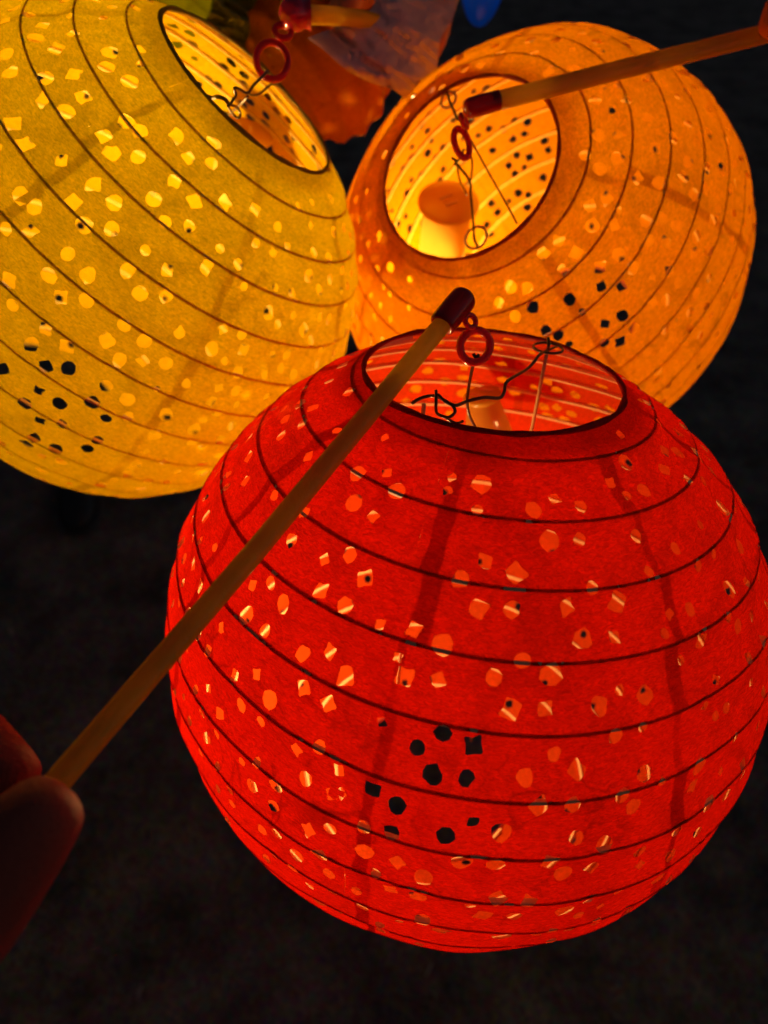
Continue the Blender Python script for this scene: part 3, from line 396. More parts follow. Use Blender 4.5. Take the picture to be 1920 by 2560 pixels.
 'YELLOW': '418,-308,24 435,-253,28 408,-202,28 492,-227,26 496,-168,28 449,-109,28 402,-95,27 372,-242,21 324,-147,28 343,-89,28 320,-19,27 409,-25,28 473,-59,27 451,-7,28 537,-46,28 375,62,28 423,75,28 368,132,28 320,207,28 277,315,28 540,7,28 511,66,23 435,133,28 405,180,25 337,280,26 316,344,22 603,59,28 499,159,28 394,287,25 599,108,28 546,157,28 497,215,28 445,275,28 400,360,28 365,437,28 562,202,27 536,246,27 662,102,23 634,136,25 444,379,23 465,326,23 339,535,26 349,647,22 447,475,19 402,571,19 528,325,18 620,211,25 380,689,18 378,820,20 404,637,17 286,-65,14 271,-131,20 291,745,16 274,851,14 323,815,14 626,263,28 577,317,28 535,385,28 491,458,28 672,208,28 727,161,28 689,249,27 664,287,25 598,361,27 576,407,25 456,534,21 489,569,17 761,188,24 756,257,25 802,251,28 759,303,28 707,355,28 663,367,25 669,415,28 728,394,27 707,433,23 624,469,25 580,554,21 578,605,21 519,667,28 510,752,18 511,862,23 537,706,20 627,550,27 606,626,28 641,591,19 820,291,26 880,303,24 885,234,27 927,296,27 883,347,28 949,334,23 924,370,23 798,326,28 690,482,27 791,399,24 797,446,28 837,393,28 713,534,19 700,609,20 649,710,22 655,634,24 630,758,23 642,807,25 597,762,25 601,712,16 697,653,24 734,606,24 860,432,22 832,465,22 758,635,22 815,608,28 797,531,28 863,539,28 925,444,23 968,440,28 1009,343,28 1045,339,28 1009,389,28 1068,378,19 1053,415,26 852,623,23 834,688,25 792,695,28 913,546,15 861,654,15 1098,298,16 972,551,28 937,599,23 1010,551,28 933,696,28 972,654,21 972,699,16 1167,399,28 1026,608,24 539,801,28 561,836,23 519,923,24 615,1008,28 701,746,18 729,671,16 426,799,28 432,928,23 452,850,23 468,729,20 466,667,15 388,911,23 625,907,26 584,897,21 747,497,14 399,-1105,28 384,-1162,28 471,-1184,28 428,-1211,28 475,-1254,21 372,-1333,28 415,-1317,28 515,-1314,28 436,-1372,24 376,-1407,28 414,-1423,28 507,-1366,28 559,-1304,19 373,-1528,28 330,-1570,28 470,-1480,27 467,-1549,28 406,-1578,26 513,-1556,28 374,-1645,28 533,-1507,25 505,-1465,27 475,-1652,28 439,-1681,19 570,-1609,28 502,-1685,19 567,-1664,28 363,1782,28 407,-1795,20 429,1763,25 337,-1628,19 1529,-433,16 532,1464,25 887,158,22 1065,701,25 1051,-1436,25 770,-1311,19 1279,1772,25 1172,102,16 312,-344,16 1499,-249,16 963,978,16 856,-471,25 1272,883,25 1268,1589,22 1438,-370,25 1445,1657,22 1348,1494,22 974,-1391,16 1301,-561,25 939,829,22 873,-770,16 576,1708,22 670,-1608,19 632,-540,25 504,1312,16 1133,-1556,22 991,-1026,22 622,-875,19 1086,-800,19 1179,1003,16 1415,1261,22 663,-1395,16 1014,1207,16 775,-616,19 929,-1356,19 812,-976,25 1089,1458,25 1017,-603,19 960,-1740,16 577,975,16 878,-649,22 803,1178,19 1001,-706,25 337,1111,19 642,-1168,19 973,-890,25 506,1038,19 1237,402,16 1163,-1143,19 1220,-1772,25 952,-351,19 1489,55,19 715,-679,22 1223,-1395,25 1309,-1075,25 635,-1092,16 1241,808,19 1317,-1560,19 1516,758,19 1420,-1237,25 912,-186,19 1101,1788,16 660,-801,25 838,-600,19 1043,1601,19 907,-6,22 1376,-720,25 628,1777,16 636,-680,16 1449,985,16 1297,-1690,19 1073,760,19 1207,153,16 814,-1107,16 1202,233,22 288,1431,22 981,1774,19 522,-664,19 1193,-419,19 1424,-101,22 1136,1091,16 1302,-428,16 1094,1341,16 553,-378,25 1177,680,16 727,-1637,22 1399,745,22 346,-954,16 960,1104,25 654,1592,16 804,-1442,16 1214,1222,25 1439,1425,25 809,-253,25 1445,-566,22 846,-1672,19 763,-76,22 1155,-686,22 1372,-577,19 1203,282,16 1137,-460,25 1359,276,16 654,-1711,25 758,1631,16 912,-78,16 936,1635,22 702,1114,25 1342,-274,16 873,1234,19 744,1772,22 867,-890,25 905,1391,16 866,812,19 1088,1036,16 1306,647,16 1314,-1283,22 846,-193,16 738,1071,16 457,1583,22 343,-692,19 1244,-774,16 1382,23,22 754,1556,16 1225,-492,22 728,-1413,16 1557,889,16 1546,-1378,22 1176,1628,22 848,28,22 1106,528,25 1446,-778,25 1077,-523,19 875,-379,16 932,-1112,16 432,-563,19 1243,44,22 1229,-66,19 639,1185,19 1124,-1060,19 1062,-950,16 1545,1319,19 961,162,25 1314,-99,19 745,35,19 1129,-18,25 259,-679,22 1237,1112,25 745,-871,16 1071,-1200,16 992,-67,19 455,-780,25 290,-1326,19 1020,788,19 1005,1349,19 1091,219,16 855,1765,19 677,-961,22 701,-1515,22 654,-181,16 918,-733,16 940,-624,22 1027,1074,25 1132,680,16 990,46,19 1085,956,22 1047,36,16 443,1125,19 1186,1289,19 1300,506,19 704,1493,16 1537,385,19 755,-1066,16 550,-951,22 941,-812,16 950,-456,25 900,-1549,25 669,939,19 1096,1219,22 407,1451,22 1496,-678,16 1048,257,16 562,-319,16 720,1256,25 1177,-997,25 1210,-282,22 1101,-596,16 256,1570,22 1391,-868,16 1453,217,16 1248,325,22 1467,-1799,16 1067,-1565,25 1243,-1296,22 608,-447,25 818,1298,22 1177,-149,16 874,1513,25 1169,-1682,16 1514,1473,25 260,-1794,19 1043,-416,22 639,1115,22 1164,1509,16 557,1156,22 843,-294,16 1193,616,16 662,1685,16 1449,-1492,25 353,1577,19 1181,1412,22 832,1007,25 1125,-101,19 585,-132,25 1294,1389,22 686,890,16 929,-1654,19 252,-1513,22 1233,943,19 749,-421,16 931,911,16 796,-22,22 1260,107,25 960,111,16 534,-1759,16 1093,-900,16 392,1087,16 650,-1257,19 1485,527,25 847,862,22 988,747,25 1537,-827,19 762,1433,16 1042,1279,19 668,-433,16 1494,1099,16 1082,-1342,16 967,-277,19 1128,-1292,16 1124,123,19 1009,-1645,19 1365,-1792,19 484,-1024,19 1083,1142,25 1282,434,25 1276,-937,19 560,1610,19 591,1529,19 1258,-358,19 876,-1761,22 1082,-163,25 438,-910,16 815,1382,16 1019,-200,16 1324,1195,16 434,-632,22 706,-288,25 738,-149,19 1291,190,19 777,-1730,22 627,1350,22 868,1678,25 258,-459,22 382,-619,16 1213,561,22 385,-459,22 1418,-1656,22 433,1248,16 1177,1731,16 1007,-1317,16 1083,619,25 1136,775,25 961,1521,19 737,-1238,25 1270,-1177,16 266,-854,25 269,1078,22 563,-192,19 1344,982,16 1037,1530,25 895,764,16 284,-1053,22 964,1284,16 1003,894,25 743,-753,16 575,-255,19 1433,320,25 1399,591,22 622,-389,25 931,-1203,16 321,-585,16 1313,777,22 335,979,22 995,-1217,19 1001,-1537,19 646,-70,25 443,-390,22 825,-361,22 812,105,19 829,1057,16 849,-1216,22 518,-466,19 1517,-1518,16 802,-207,16 1090,-329,16 876,1131,16 1152,319,19 1413,886,25 369,1370,16 781,1060,16 942,-131,16 1515,1697,19 315,1321,25 498,1142,22 847,-96,16 1274,1464,25 684,1009,22 715,-354,19 764,-325,22 1022,169,19 721,1384,22 780,-534,22 1411,-1080,16 1109,1571,16 1519,-1717,22 785,-389,22 554,-1214,16 609,1251,16 367,1182,16 868,-1315,19 1250,678,19 504,-569,19 751,910,16 1039,1749,25 1154,206,22 1052,-87,16 1176,-580,16 1020,-478,22 1162,-764,16 253,1252,16 1228,-1614,16 898,89,25 458,1194,19 909,1733,19 1023,840,19 890,1034,16 699,-103,19 947,-1481,22 643,-284,25 387,1254,25 1521,-986,16 738,977,25 548,-1098,19 459,1060,19 691,42,16 1382,1625,19 877,-1042,25 558,1223,25 761,-1158,16 1108,1655,16 900,-964,25 473,-501,19 851,125,16 332,-482,19 671,-332,25 1321,-1394,16 1009,-1113,16 1509,-1167,25 944,221,19 1236,1681,19 762,853,22 1057,-1711,22 1186,-877,25 1183,-1469,16 569,-586,19 1190,23,16 1059,-1069,16 743,-30,22 811,-837,19 739,87,16 1413,1125,19 1361,377,25 1184,481,16 1233,616,22 582,-23,16 1086,830,22 695,-208,19 886,-1166,19 1156,872,16 813,-1793,19 485,-367,22 1124,455,22 1159,-1353,25 1036,-30,25 1550,175,16 1047,-277,16 678,-629,16 1409,-476,25 967,-197,22 864,-56,16 1300,-815,16 1551,-56,25 797,-704,22 417,1004,19 1003,-784,25 826,-1573,22 1120,-972,19 1182,-1238,22 1296,-197,16 980,1691,25 469,-1098,16 1088,-736,19 247,-1194,25 642,1457,19 998,-134,19 1093,-1135,19 492,1248,25 520,-797,19 1306,1053,25 1223,-1533,22 1232,-1075,19 580,1069,25 1139,-1741,19 1317,-9,19 1016,1425,22 369,-333,16 1118,37,16 595,-753,25 905,-271,22 1406,458,22 1304,1663,16 1280,1293,16 1163,-340,19 903,972,19 498,1683,16 1088,-1629,16 888,-319,16 734,-1572,16 780,997,16 415,1652,22 712,-1742,16 1375,-1471,22 948,1211,16 1447,-920,19 1482,-54,16 1394,126,22 951,-551,22 1257,509,22 572,-506,25 1022,653,19 920,1460,25 930,-1276,16 1350,-972,16 814,896,19 1439,1553,16 611,-176,19 1209,-636,19 667,-12,22 709,-517,16 821,179,25 344,-789,16 477,-438,25 593,-1439,22 498,1760,22 1063,100,25 1336,-649,16 736,-251,16 854,1602,22 695,-1326,25 1118,-247,19 1294,279,16 1105,-1397,16 968,-3,16 276,-567,22 1419,-250,19 462,996,16 796,949,16 797,1702,19 1108,173,19 990,248,19 650,-481,16 1468,-1335,16 1040,-1775,25 804,40,22 873,-1418,22 866,929,16 690,-1036,25 1069,-654,16 1217,85,19 599,-70,19 1012,119,25 462,1379,16 1346,1311,16 1336,-362,19 1227,1357,25 321,1668,16 1477,886,22 1270,-670,19 1111,735,16 410,1328,19 904,875,19 805,819,22 1242,197,19 762,-1509,16 1137,606,16 671,1059,22 302,-662,16 1211,358,19 1457,-1027,19 799,-117,25 1221,451,16 408,-996,16 299,-421,19 1154,59,16 1253,-862,19 1057,540,19 532,-261,16 1179,-81,19',
}
THT = radians(21.2)
THB = pi - radians(21.2)
# centre (in lantern radii, camera frame), axis (camera frame), first rib angle, rib pitch, seam angle
SPEC = {
    'RED': ((.258, -.387, -2.387), (.050, .822, .568), .290, .153, radians(-19)),
    'ORANGE': ((.777, 1.283, -3.412), (-.481, .071, .874), .321, .158, radians(-8)),
    'YELLOW': ((-1.117, 1.068, -2.951), (.668, .508, .544), .331, .159, radians(5)),
}
SQ = {'RED': 1.012, 'ORANGE': 1.007, 'YELLOW': 1.008}


def lantern_frame(key):
    c, a = Vector(SPEC[key][0]) * R, Vector(SPEC[key][1]).normalized()
    x = Vector((0, 0, 1)) - a * a.z
    m = axis_matrix(c, a, x)
    return CM @ m


LM = {k: lantern_frame(k) for k in SPEC}


def L(key, px, py, h):
    """Where the sight line through a photo pixel meets the lantern's own horizontal plane at height h (in radii)."""
    inv = LM[key].inverted()
    o = inv @ CM.translation
    d = (inv @ P(px, py, 1.0)) - o
    t = (h * R - o.z) / d.z
    return o + d * t


def warp(v, seed):
    return (1 + noise.noise(v * 1.7 + Vector((seed, 2, 0))) * .016 + noise.noise(v * 4.5 + Vector((seed, 0, 3))) * .006)


def build_shade(key, root, hole_txt, seed, mat, R_=R, ncol=24, name='paper_gore', sag=.012):
    c, a, th0, pitch, seam = SPEC[key]
    sq = SQ[key]
    rnd = random.Random(seed)
    W = pi / 4
    gores = [[] for _ in range(8)]
    for tok in hole_txt.split():
        t, p, r = (float(v) for v in tok.split(','))
        t, p, r = radians(t / 10), radians(p / 10), r / 1000
        u = (p - seam) % (2 * pi)
        g = int(u // W)
        u -= g * W
        e = (r * 1.15 + .012) / sin(t)
        u = min(max(u, e), W - e)
        gores[g].append((t, u, r))
    STEP = 6

    def pos(th, ph):
        w = (th - th0) / pitch - ph / (2 * pi)
        f = w - floor(w)
        v = Vector((sin(th) * cos(ph), sin(th) * sin(ph), cos(th)))
        edge = min(1, (th - THT) / .06, (THB - th) / .06)
        rad = 1 - sag * 4 * f * (1 - f) * edge
        rad *= warp(v, seed)
        rad += noise.noise(Vector((cos(ph) * 11, sin(ph) * 11, w * .8 + seed))) * .0055 * (4 * f * (1 - f)) * edge
        rad += noise.noise(v * 17 + Vector((0, seed, 0))) * .0034 * (4 * f * (1 - f))
        rad += noise.noise(Vector((v.x * 30, v.y * 30, v.z * 30)) + Vector((0, 0, seed))) * .0016 * (4 * f * (1 - f))
        v *= rad * R_
        v.z *= sq
        return v

    for g in range(8):
        ps = seam + g * W
        pts, border = [], []

        def rows(ph):
            lo = int(math.ceil(((THT + .012 - th0) / pitch - ph / (2 * pi)) * STEP))
            hi = int(floor(((THB - .012 - th0) / pitch - ph / (2 * pi)) * STEP))
            return [th0 + pitch * (j / STEP + ph / (2 * pi)) for j in range(lo, hi + 1)]
        cols = [ps + W * k / ncol for k in range(ncol + 1)]
        for k in range(ncol + 1):
            border.append((cols[k] - ps, THT))
        for th in rows(cols[-1]):
            border.append((W, th))
        for k in range(ncol, -1, -1):
            border.append((cols[k] - ps, THB))
        for th in reversed(rows(cols[0])):
            border.append((0.0, th))
        pts += border
        nb = len(border)
        edges = [(i, (i + 1) % nb) for i in range(nb)]
        loops = []
        for (t, u, r) in gores[g]:
            r *= .95
            n = rnd.choice((8, 9, 11, 12))
            square = rnd.random() < .42
            rot = rnd.uniform(0, pi)
            asp = rnd.uniform(.84, 1.0)
            jit = rnd.uniform(.06, .19)
            start = len(pts)
            if square:
                base = []
                for q in range(4):
                    a0 = rot + q * pi / 2 + rnd.uniform(-.14, .14)
                    rr = r * rnd.uniform(.88, 1.24)
                    base.append((a0 - .09, rr * .97)); base.append((a0 + .09, rr * .97))
                    base.append((a0 + pi / 4, r * rnd.uniform(.68, .90)))
            else:
                base = [(rot + 2 * pi * q / n, r * (1 + rnd.uniform(-jit, jit))) for q in range(n)]
            for a0, rr in base:
                pts.append((u + rr * cos(a0) * asp / sin(t), t + rr * sin(a0)))
            m = len(base)
            edges += [(start + i, start + (i + 1) % m) for i in range(m)]
            loops.append((start, start + m, u, t, r))
        for k in range(1, ncol):
            for th in rows(cols[k]):
                uu = cols[k] - ps
                ok = True
                for (_, _, hu, ht, hr) in loops:
                    if abs(th - ht) < .06:
                        dx = (uu - hu) * sin(ht); dy = th - ht
                        if dx * dx + dy * dy < (hr * 1.2 + .008) ** 2:
                            ok = False
                            break
                if ok:
                    pts.append((uu, th))
        V, E, F, OV, OE, OF = delaunay_2d_cdt([Vector(p) for p in pts], edges, [], 1, 1e-7, True)
        hid = [-1] * len(V)
        for i, ov in enumerate(OV):
            for o_ in ov:
                if o_ >= nb:
                    for li, lp in enumerate(loops):
                        if lp[0] <= o_ < lp[1]:
                            hid[i] = li
        faces = []
        for f in F:
            h0 = hid[f[0]]
            if h0 >= 0 and all(hid[i] == h0 for i in f):
                continue
            faces.append(tuple(f))
        verts = [pos(v.y, ps + v.x) for v in V]
        o = mesh_obj(name, verts, faces, mat, root)
        me = o.data
        u1 = me.uv_layers.new(name='arc'); u2 = me.uv_layers.new(name='pole')
        for lp in me.loops:
            v = V[lp.vertex_index]
            u1.data[lp.index].uv = (v.x * sin(v.y), (v.y - th0) / pitch - (ps + v.x) / (2 * pi) + 20)
            u2.data[lp.index].uv = (min(v.y - THT, THB - v.y), 0)


def build_ribs(key, root, R_=R, seed=0):
    c, a, th0, pitch, seam = SPEC[key]
    sq = SQ[key]
    w0 = (THT - th0) / pitch
    w1 = (THB - th0) / pitch
    h, wd = .0062, .0038          # radial half depth, half width
    SEG = 96
    k = floor(w0) + 0.0
    while k < w1:
        verts, faces, n = [], [], 0
        for i in range(SEG + 1):
            ph = 2 * pi * i / SEG
            th = th0 + pitch * (k + ph / (2 * pi))
            if th < THT + .012 or th > THB - .012:
                continue
            v = Vector((sin(th) * cos(ph), sin(th) * sin(ph), cos(th)))
            e = Vector((cos(th) * cos(ph), cos(th) * sin(ph), -sin(th)))
            for (dr, dw) in ((-.0035, -wd), (-.0035, wd), (-.0035 - 2 * h, wd), (-.0035 - 2 * h, -wd)):
                q = (v * (warp(v, seed) + dr) + e * dw) * R_
                q.z *= sq
                verts.append(q)
            n += 1
        for i in range(n - 1):
            for j in range(4):
                faces.append((i * 4 + j, i * 4 + (j + 1) % 4, i * 4 + 4 + (j + 1) % 4, i * 4 + 4 + j))
        if n > 2:
            mesh_obj('rib', verts, faces, M.get('rib' + key, M['ribORANGE']), root, smooth=False)
        k += 1


def build_rims(key, root, mat, R_=R, seed=0):
    sq = SQ[key]
    for th in (THT, THB):
        pts = []
        for i in range(72):
            a = 2 * pi * i / 72
            w = warp(Vector((sin(th) * cos(a), sin(th) * sin(a), cos(th))), seed)
            pts.append(Vector((sin(th) * cos(a) * w, sin(th) * sin(a) * w, cos(th) * sq * w + .002 * noise.noise(Vector((cos(a) * 3, sin(a) * 3, 5))))) * R_)
        rads = [R_ * (.0076 + .0042 * noise.noise(Vector((cos(2 * pi * i / 72) * 6, sin(2 * pi * i / 72) * 6, 2)))) for i in range(72)]
        v, f = tube(pts, rads, 8, closed=True)
        mesh_obj('rim_ring', v, f, mat, root)


def wire(root, pts, r=.00042, mat='wire', name='frame_wire', sm=6):
    v, f = tube(spline(pts, sm), r, 7)
    return mesh_obj(name, v, f, M[mat], root)


LABELS = {
    'RED': 'large red paper lantern dotted with punched holes, lit, in front of the other two',
    'ORANGE': 'lit orange paper lantern with its round opening turned to the camera, behind the red one',
    'YELLOW': 'lit yellow paper lantern tilted to the right, at the left edge of the photo',
}
ROOT = {}
for i, key in enumerate(('RED', 'ORANGE', 'YELLOW')):
    ROOT[key] = thing('paper_lantern', LABELS[key], 'paper lantern', LM[key], 'lit paper lanterns')
    build_shade(key, ROOT[key], HOLES[key], i * 7 + 3, M[key])
    build_ribs(key, ROOT[key], R, i * 7 + 3)
    build_rims(key, ROOT[key], M['rim' + key], R, i * 7 + 3)


def loop_w(root, key, px, py, h, r, rr=.0004, mat='wire', tilt=(0, 0, 1), r2=None):
    c = L(key, px, py, h)
    v, f = tube(ring_pts(c, tilt, r, 24, r2), rr, 7, closed=True)
    return mesh_obj('wire_loop', v, f, M[mat], root)


# red lantern: crossbar with two loops, upright stretcher
k, r_ = 'RED', ROOT['RED']
wire(r_, [L(k, x, y, h) for x, y, h in [(1400, 862, .93), (1371, 875, .955), (1349, 887, .97), (1321, 920, .96), (1269, 953, .97), (1260, 981, .955), (1248, 995, .95), (1208, 994, .96), (1166, 1004, .95), (1137, 1014, .96), (1109, 1000, .96), (1090, 991, .96), (1072, 990, .955), (1048, 997, .95), (1029, 1009, .94)]], .00050, name='crossbar_wire')
loop_w(r_, k, 1370, 870, .965, .0048, .00045)
wire(r_, [L(k, 1371, 846, .985), L(k, 1372, 862, .975), L(k, 1369, 880, .95)], .0006, name='wire_tip')
a_ = L(k, 1367, 882, .94); b_ = a_.copy(); b_.z = -.93 * R; b_.x *= .9
wire(r_, [a_, (a_ + b_) / 2, b_], .00062, 'rib', 'stretcher_bar')
wire(r_, [L(k, 1090, 976, .985), L(k, 1090, 1005, .965), L(k, 1091, 1030, .94), L(k, 1104, 1040, .94), L(k, 1123, 1043, .94), L(k, 1137, 1030, .95), L(k, 1132, 1015, .96), L(k, 1112, 1003, .965), L(k, 1094, 985, .98)], .00045, name='wire_loop')
wire(r_, [L(k, 1115, 1045, .93), L(k, 1140, 1058, .92), L(k, 1158, 1053, .93)], .0004, name='wire_tip')
a_ = L(k, 1060, 1010, .93); b_ = a_.copy(); b_.z = -.93 * R
wire(r_, [a_, (a_ + b_) / 2, b_], .00062, 'rib', 'stretcher_bar')

k, r_ = 'ORANGE', ROOT['ORANGE']
wire(r_, [L(k, x, y, h) for x, y, h in [(1116, 223, .93), (1124, 252, .95), (1136, 280, .97), (1145, 300, .98)]], .0006, name='crossbar_wire')
wire(r_, [L(k, x, y, h) for x, y, h in [(1160, 318, .93), (1217, 423, .93), (1255, 490, .93), (1293, 559, .93)]], .00042, name='stretcher_wire')
wire(r_, [L(k, x, y, h) for x, y, h in [(1139, 402, .97), (1146, 414, .97), (1174, 452, .95), (1177, 487, .95), (1184, 565, .94), (1186, 597, .94), (1196, 620, .93)]], .00058, name='crossbar_wire')
wire(r_, [L(k, x, y, h) for x, y, h in [(1141, 408, .96), (1144, 425, .9), (1151, 455, .85), (1167, 487, .75)]], .00045, name='wire_tip')
wire(r_, [L(k, x, y, h) for x, y, h in [(1165, 372, 1.02), (1175, 385, 1.0), (1181, 411, .97), (1177, 452, .95)]], .00045, name='crossbar_wire')
loop_w(r_, k, 1190, 594, .93, .0048, .0006, 'rib')
loop_w(r_, k, 1121, 250, .93, .0036, .0006, 'rib')
wire(r_, [L(k, 1130, 395, .99), L(k, 1143, 404, .99), L(k, 1136, 411, .98), L(k, 1148, 399, .99)], .0006, name='wire_knot')

k, r_ = 'YELLOW', ROOT['YELLOW']
wire(r_, [L(k, x, y, h) for x, y, h in [(516, 238, .93), (530, 243, .94), (545, 240, .96), (567, 251, .98), (573, 263, .98), (582, 250, .99), (590, 238, 1.0), (586, 220, 1.02), (600, 224, 1.02), (619, 233, 1.02), (634, 213, 1.05), (658, 189, 1.08), (668, 178, 1.09)]], .00052, name='crossbar_wire', sm=4)
wire(r_, [L(k, x, y, h) for x, y, h in [(572, 262, .98), (590, 267, .97), (600, 280, .95), (599, 293, .94), (588, 291, .93), (576, 276, .95), (570, 264, .98)]], .0005, name='wire_loop')
wire(r_, [L(k, x, y, h) for x, y, h in [(530, 245, .93), (543, 242, .97), (562, 248, .99), (571, 260, .98)]], .0007, name='wire_loop')
wire(r_, [L(k, x, y, h) for x, y, h in [(617, 232, 1.02), (631, 238, 1.0), (651, 233, .99), (676, 212, 1.0), (692, 212, .99), (708, 225, .95)]], .00048, name='crossbar_wire')
wire(r_, [L(k, x, y, h) for x, y, h in [(620, 240, 1.0), (597, 265, .9), (560, 300, .6), (530, 340, .2)]], .0005, name='stretcher_wire')


# ------------------------------------------------------------------ LED candles inside the lanterns
def tucked(key, want):
    """Nearest spot to the wanted one (lantern frame, radii) where paper, not a hole, lies between bulb and viewer."""
    eye = LM[key].inverted() @ CM.translation / R
    c, a, th0, pitch, seam = SPEC[key]
    hs = []
    for tok in HOLES[key].split():
        t, p, r = (float(v) for v in tok.split(','))
        t, p = radians(t / 10), radians(p / 10)
        hs.append((Vector((sin(t) * cos(p), sin(t) * sin(p), cos(t))), r / 1000))
    best = None
    rnd = random.Random(3)
    for i in range(500):
        q = Vector(want) + Vector([rnd.uniform(-1, 1) for _ in range(3)]) * (.0005 * i)
        d = (eye - q).normalized()
        b = q.dot(d)
        s = q + d * (-b + sqrt(b * b - q.dot(q) + 1))
        gap = min((s - h).length - r for h, r in hs)
        if best is None or gap > best[0]:
            best = (gap, q)
        if gap > .047:
            break
    return best[1] * R


def led_candle(key, top, axis, rad, height, label, body_mat, bulb_at, taper=1.0):
    m = axis_matrix(top, axis)
    root = thing('led_candle', label, 'candle light', LM[key] @ m, 'battery candles inside the lanterns')
    rb = rad * .80
    v, f = lathe([(rb, -.0024), (rb * (1 + taper) / 2, -height * .5), (rb * taper, -height + .001), (rb * taper - .001, -height), (rb * taper - .0018, -height)], 36)
    mesh_obj('candle_body', v, f, M[body_mat], root)
    v, f = lathe([(0, 0), (rad * .97, 0), (rad, -.0006), (rad, -.0018), (rad * .98, -.0022), (0, -.0022)], 40)
    mesh_obj('lid', v, f, M['case'], root)
    for s in (-1, 1):
        v = [(-.0035, s * .0028 - .0007, .0002), (.0035, s * .0028 - .0007, .0002), (.0035, s * .0028 + .0007, .0002), (-.0035, s * .0028 + .0007, .0002),
             (-.0035, s * .0028 - .0007, .0011), (.0035, s * .0028 - .0007, .0011), (.0035, s * .0028 + .0007, .0011), (-.0035, s * .0028 + .0007, .0011)]
        mesh_obj('lid_slot', v, [(0, 3, 2, 1), (4, 5, 6, 7), (0, 1, 5, 4), (1, 2, 6, 5), (2, 3, 7, 6), (3, 0, 4, 7)], M['rib'], root, smooth=False)
    bm = bmesh.new()
    bmesh.ops.create_icosphere(bm, subdivisions=2, radius=.0055)
    me = bpy.data.meshes.new('bulb'); bm.to_mesh(me); bm.free()
    me.materials.append(M['bulb' + key])
    b = bpy.data.objects.new('bulb', me); COL.objects.link(b); b.parent = root
    b.matrix_local = Matrix.Translation(m.inverted() @ Vector(bulb_at))
    for p in me.polygons:
        p.use_smooth = True
    return root


def axis_local(key, cam_axis):
    return (LM[key].inverted().to_3x3() @ (CM.to_3x3() @ Vector(cam_axis))).normalized()


led_candle('ORANGE', L('ORANGE', 1122, 502, .42), axis_local('ORANGE', (.03, .42, .90)), .0165, .040,
           'milky battery candle with slotted round lid seen through the orange lantern opening', 'case',
           tucked('ORANGE', (-.48, .08, -.22)))
led_candle('RED', L('RED', 1205, 985, .62), axis_local('RED', (-.22, .80, .55)), .0080, .029,
           'small amber tapered candle light seen through the red lantern opening', 'amber',
           tucked('RED', (-.10, -.36, -.22)), 1.9)
led_candle('YELLOW', L('YELLOW', 612, 322, .60), axis_local('YELLOW', (.35, .62, .70)), .0150, .036,
           'battery candle with dull lid half hidden below the yellow lantern rim', 'case',
           tucked('YELLOW', (-.24, -.18, -.02)))


# ------------------------------------------------------------------ carrying sticks
def carrying_stick(label, pts, rad, cap0, cap1, cap_r, links, hanger=None, ball=False, rod='stick'):
    base = pts[-1]
    root = thing('carrying_stick', label, 'stick', Matrix.Translation(base), 'plastic carrying sticks')
    off = base
    q = [p - off for p in pts]
    sp = []
    for i in range(len(q) - 1):
        for s in range(6):
            sp.append(q[i].lerp(q[i + 1], s / 6))
    sp.append(q[-1])
    v, f = tube(sp, rad, 20, flat=.8)
    mesh_obj('rod', v, f, M[rod], root)
    a, b = cap0 - off, cap1 - off
    d = (b - a)
    n = 16
    prof, rr = [], []
    prof += [a, a]; rr += [cap_r * .80, cap_r * .97]
    for i in range(1, n + 1):
        t = i / n
        prof.append(a + d * t)
        bulge = 1 + .03 * sin(pi * t)
        e = 1.0 if t < .8 else sqrt(max(0.0, 1 - ((t - .8) / .2) ** 2 * .96))
        if ball:
            e = max(.06, sqrt(max(0.0, 1 - (2 * t - 1) ** 2))) if t > .25 else max(.8, sqrt(max(0.0, 1 - (2 * t - 1) ** 2)))
        rr.append(cap_r * bulge * e)
    prof[1] = a + d * .02
    v, f = tube(prof, rr, 24)
    mesh_obj('end_cap', v, f, M['ball' if ball else 'cap'], root)
    for (c, nrm, r1, r2, tr, up) in links:
        v, f = tube(ring_pts(c - off, nrm, r1, 32, r2, up), tr, 12, closed=True)
        mesh_obj('ring_link', v, f, M['link'], root)
    if hanger:
        for h in hanger:
            v, f = tube(spline([p - off for p in h], 6), .0005, 7)
            mesh_obj('hook_wire', v, f, M['wire'], root)
    return root


def camdir(x, y, z):
    return CM.to_3x3() @ Vector((x, y, z))


def ring(px, py, d, rx, ry, tr, tilt=0.0, nrm=(0.1, 0.1, 1)):
    c = P(px, py, d)
    up = camdir(cos(tilt), sin(tilt), 0)
    return (c, camdir(*nrm), rx * d / FPX, ry * d / FPX, tr, up)


carrying_stick('long tan plastic stick crossing in front of the red lantern, gripped at lower left',
               [P(1112, 803, .188), P(640, 1375, .157), P(168, 1925, .129), P(-60, 2200, .120)], .0032,
               P(1103, 814, .1875), P(1170, 733, .191), .0039,
               [ring(1176, 803, .190, 17, 16, .0008, .5, (.5, .1, .8)), ring(1188, 866, .1935, 41, 38, .0012, .7, (.25, -.15, 1))],
               [[P(1183, 884, .195), P(1191, 897, .195), P(1196, 888, .195), P(1188, 899, .196), P(1180, 924, .199), P(1171, 971, .204), P(1168, 1004, .207), P(1173, 1037, .212), P(1190, 1072, .222)]])
carrying_stick('tan plastic stick with dark red cap held over the orange lantern opening',
               [P(1236, 254, .262), P(1560, 172, .266), P(1900, 88, .270), P(2060, 50, .272)], .0036,
               P(1250, 250, .262), P(1158, 275, .262), .0037,
               [ring(1160, 303, .268, 13, 17, .0012, 1.2, (.8, .2, .5)), ring(1154, 358, .272, 38, 19, .0014, -1.35, (.2, .1, 1))],
               [[P(1160, 372, .274), P(1152, 395, .277), P(1141, 405, .279)]])
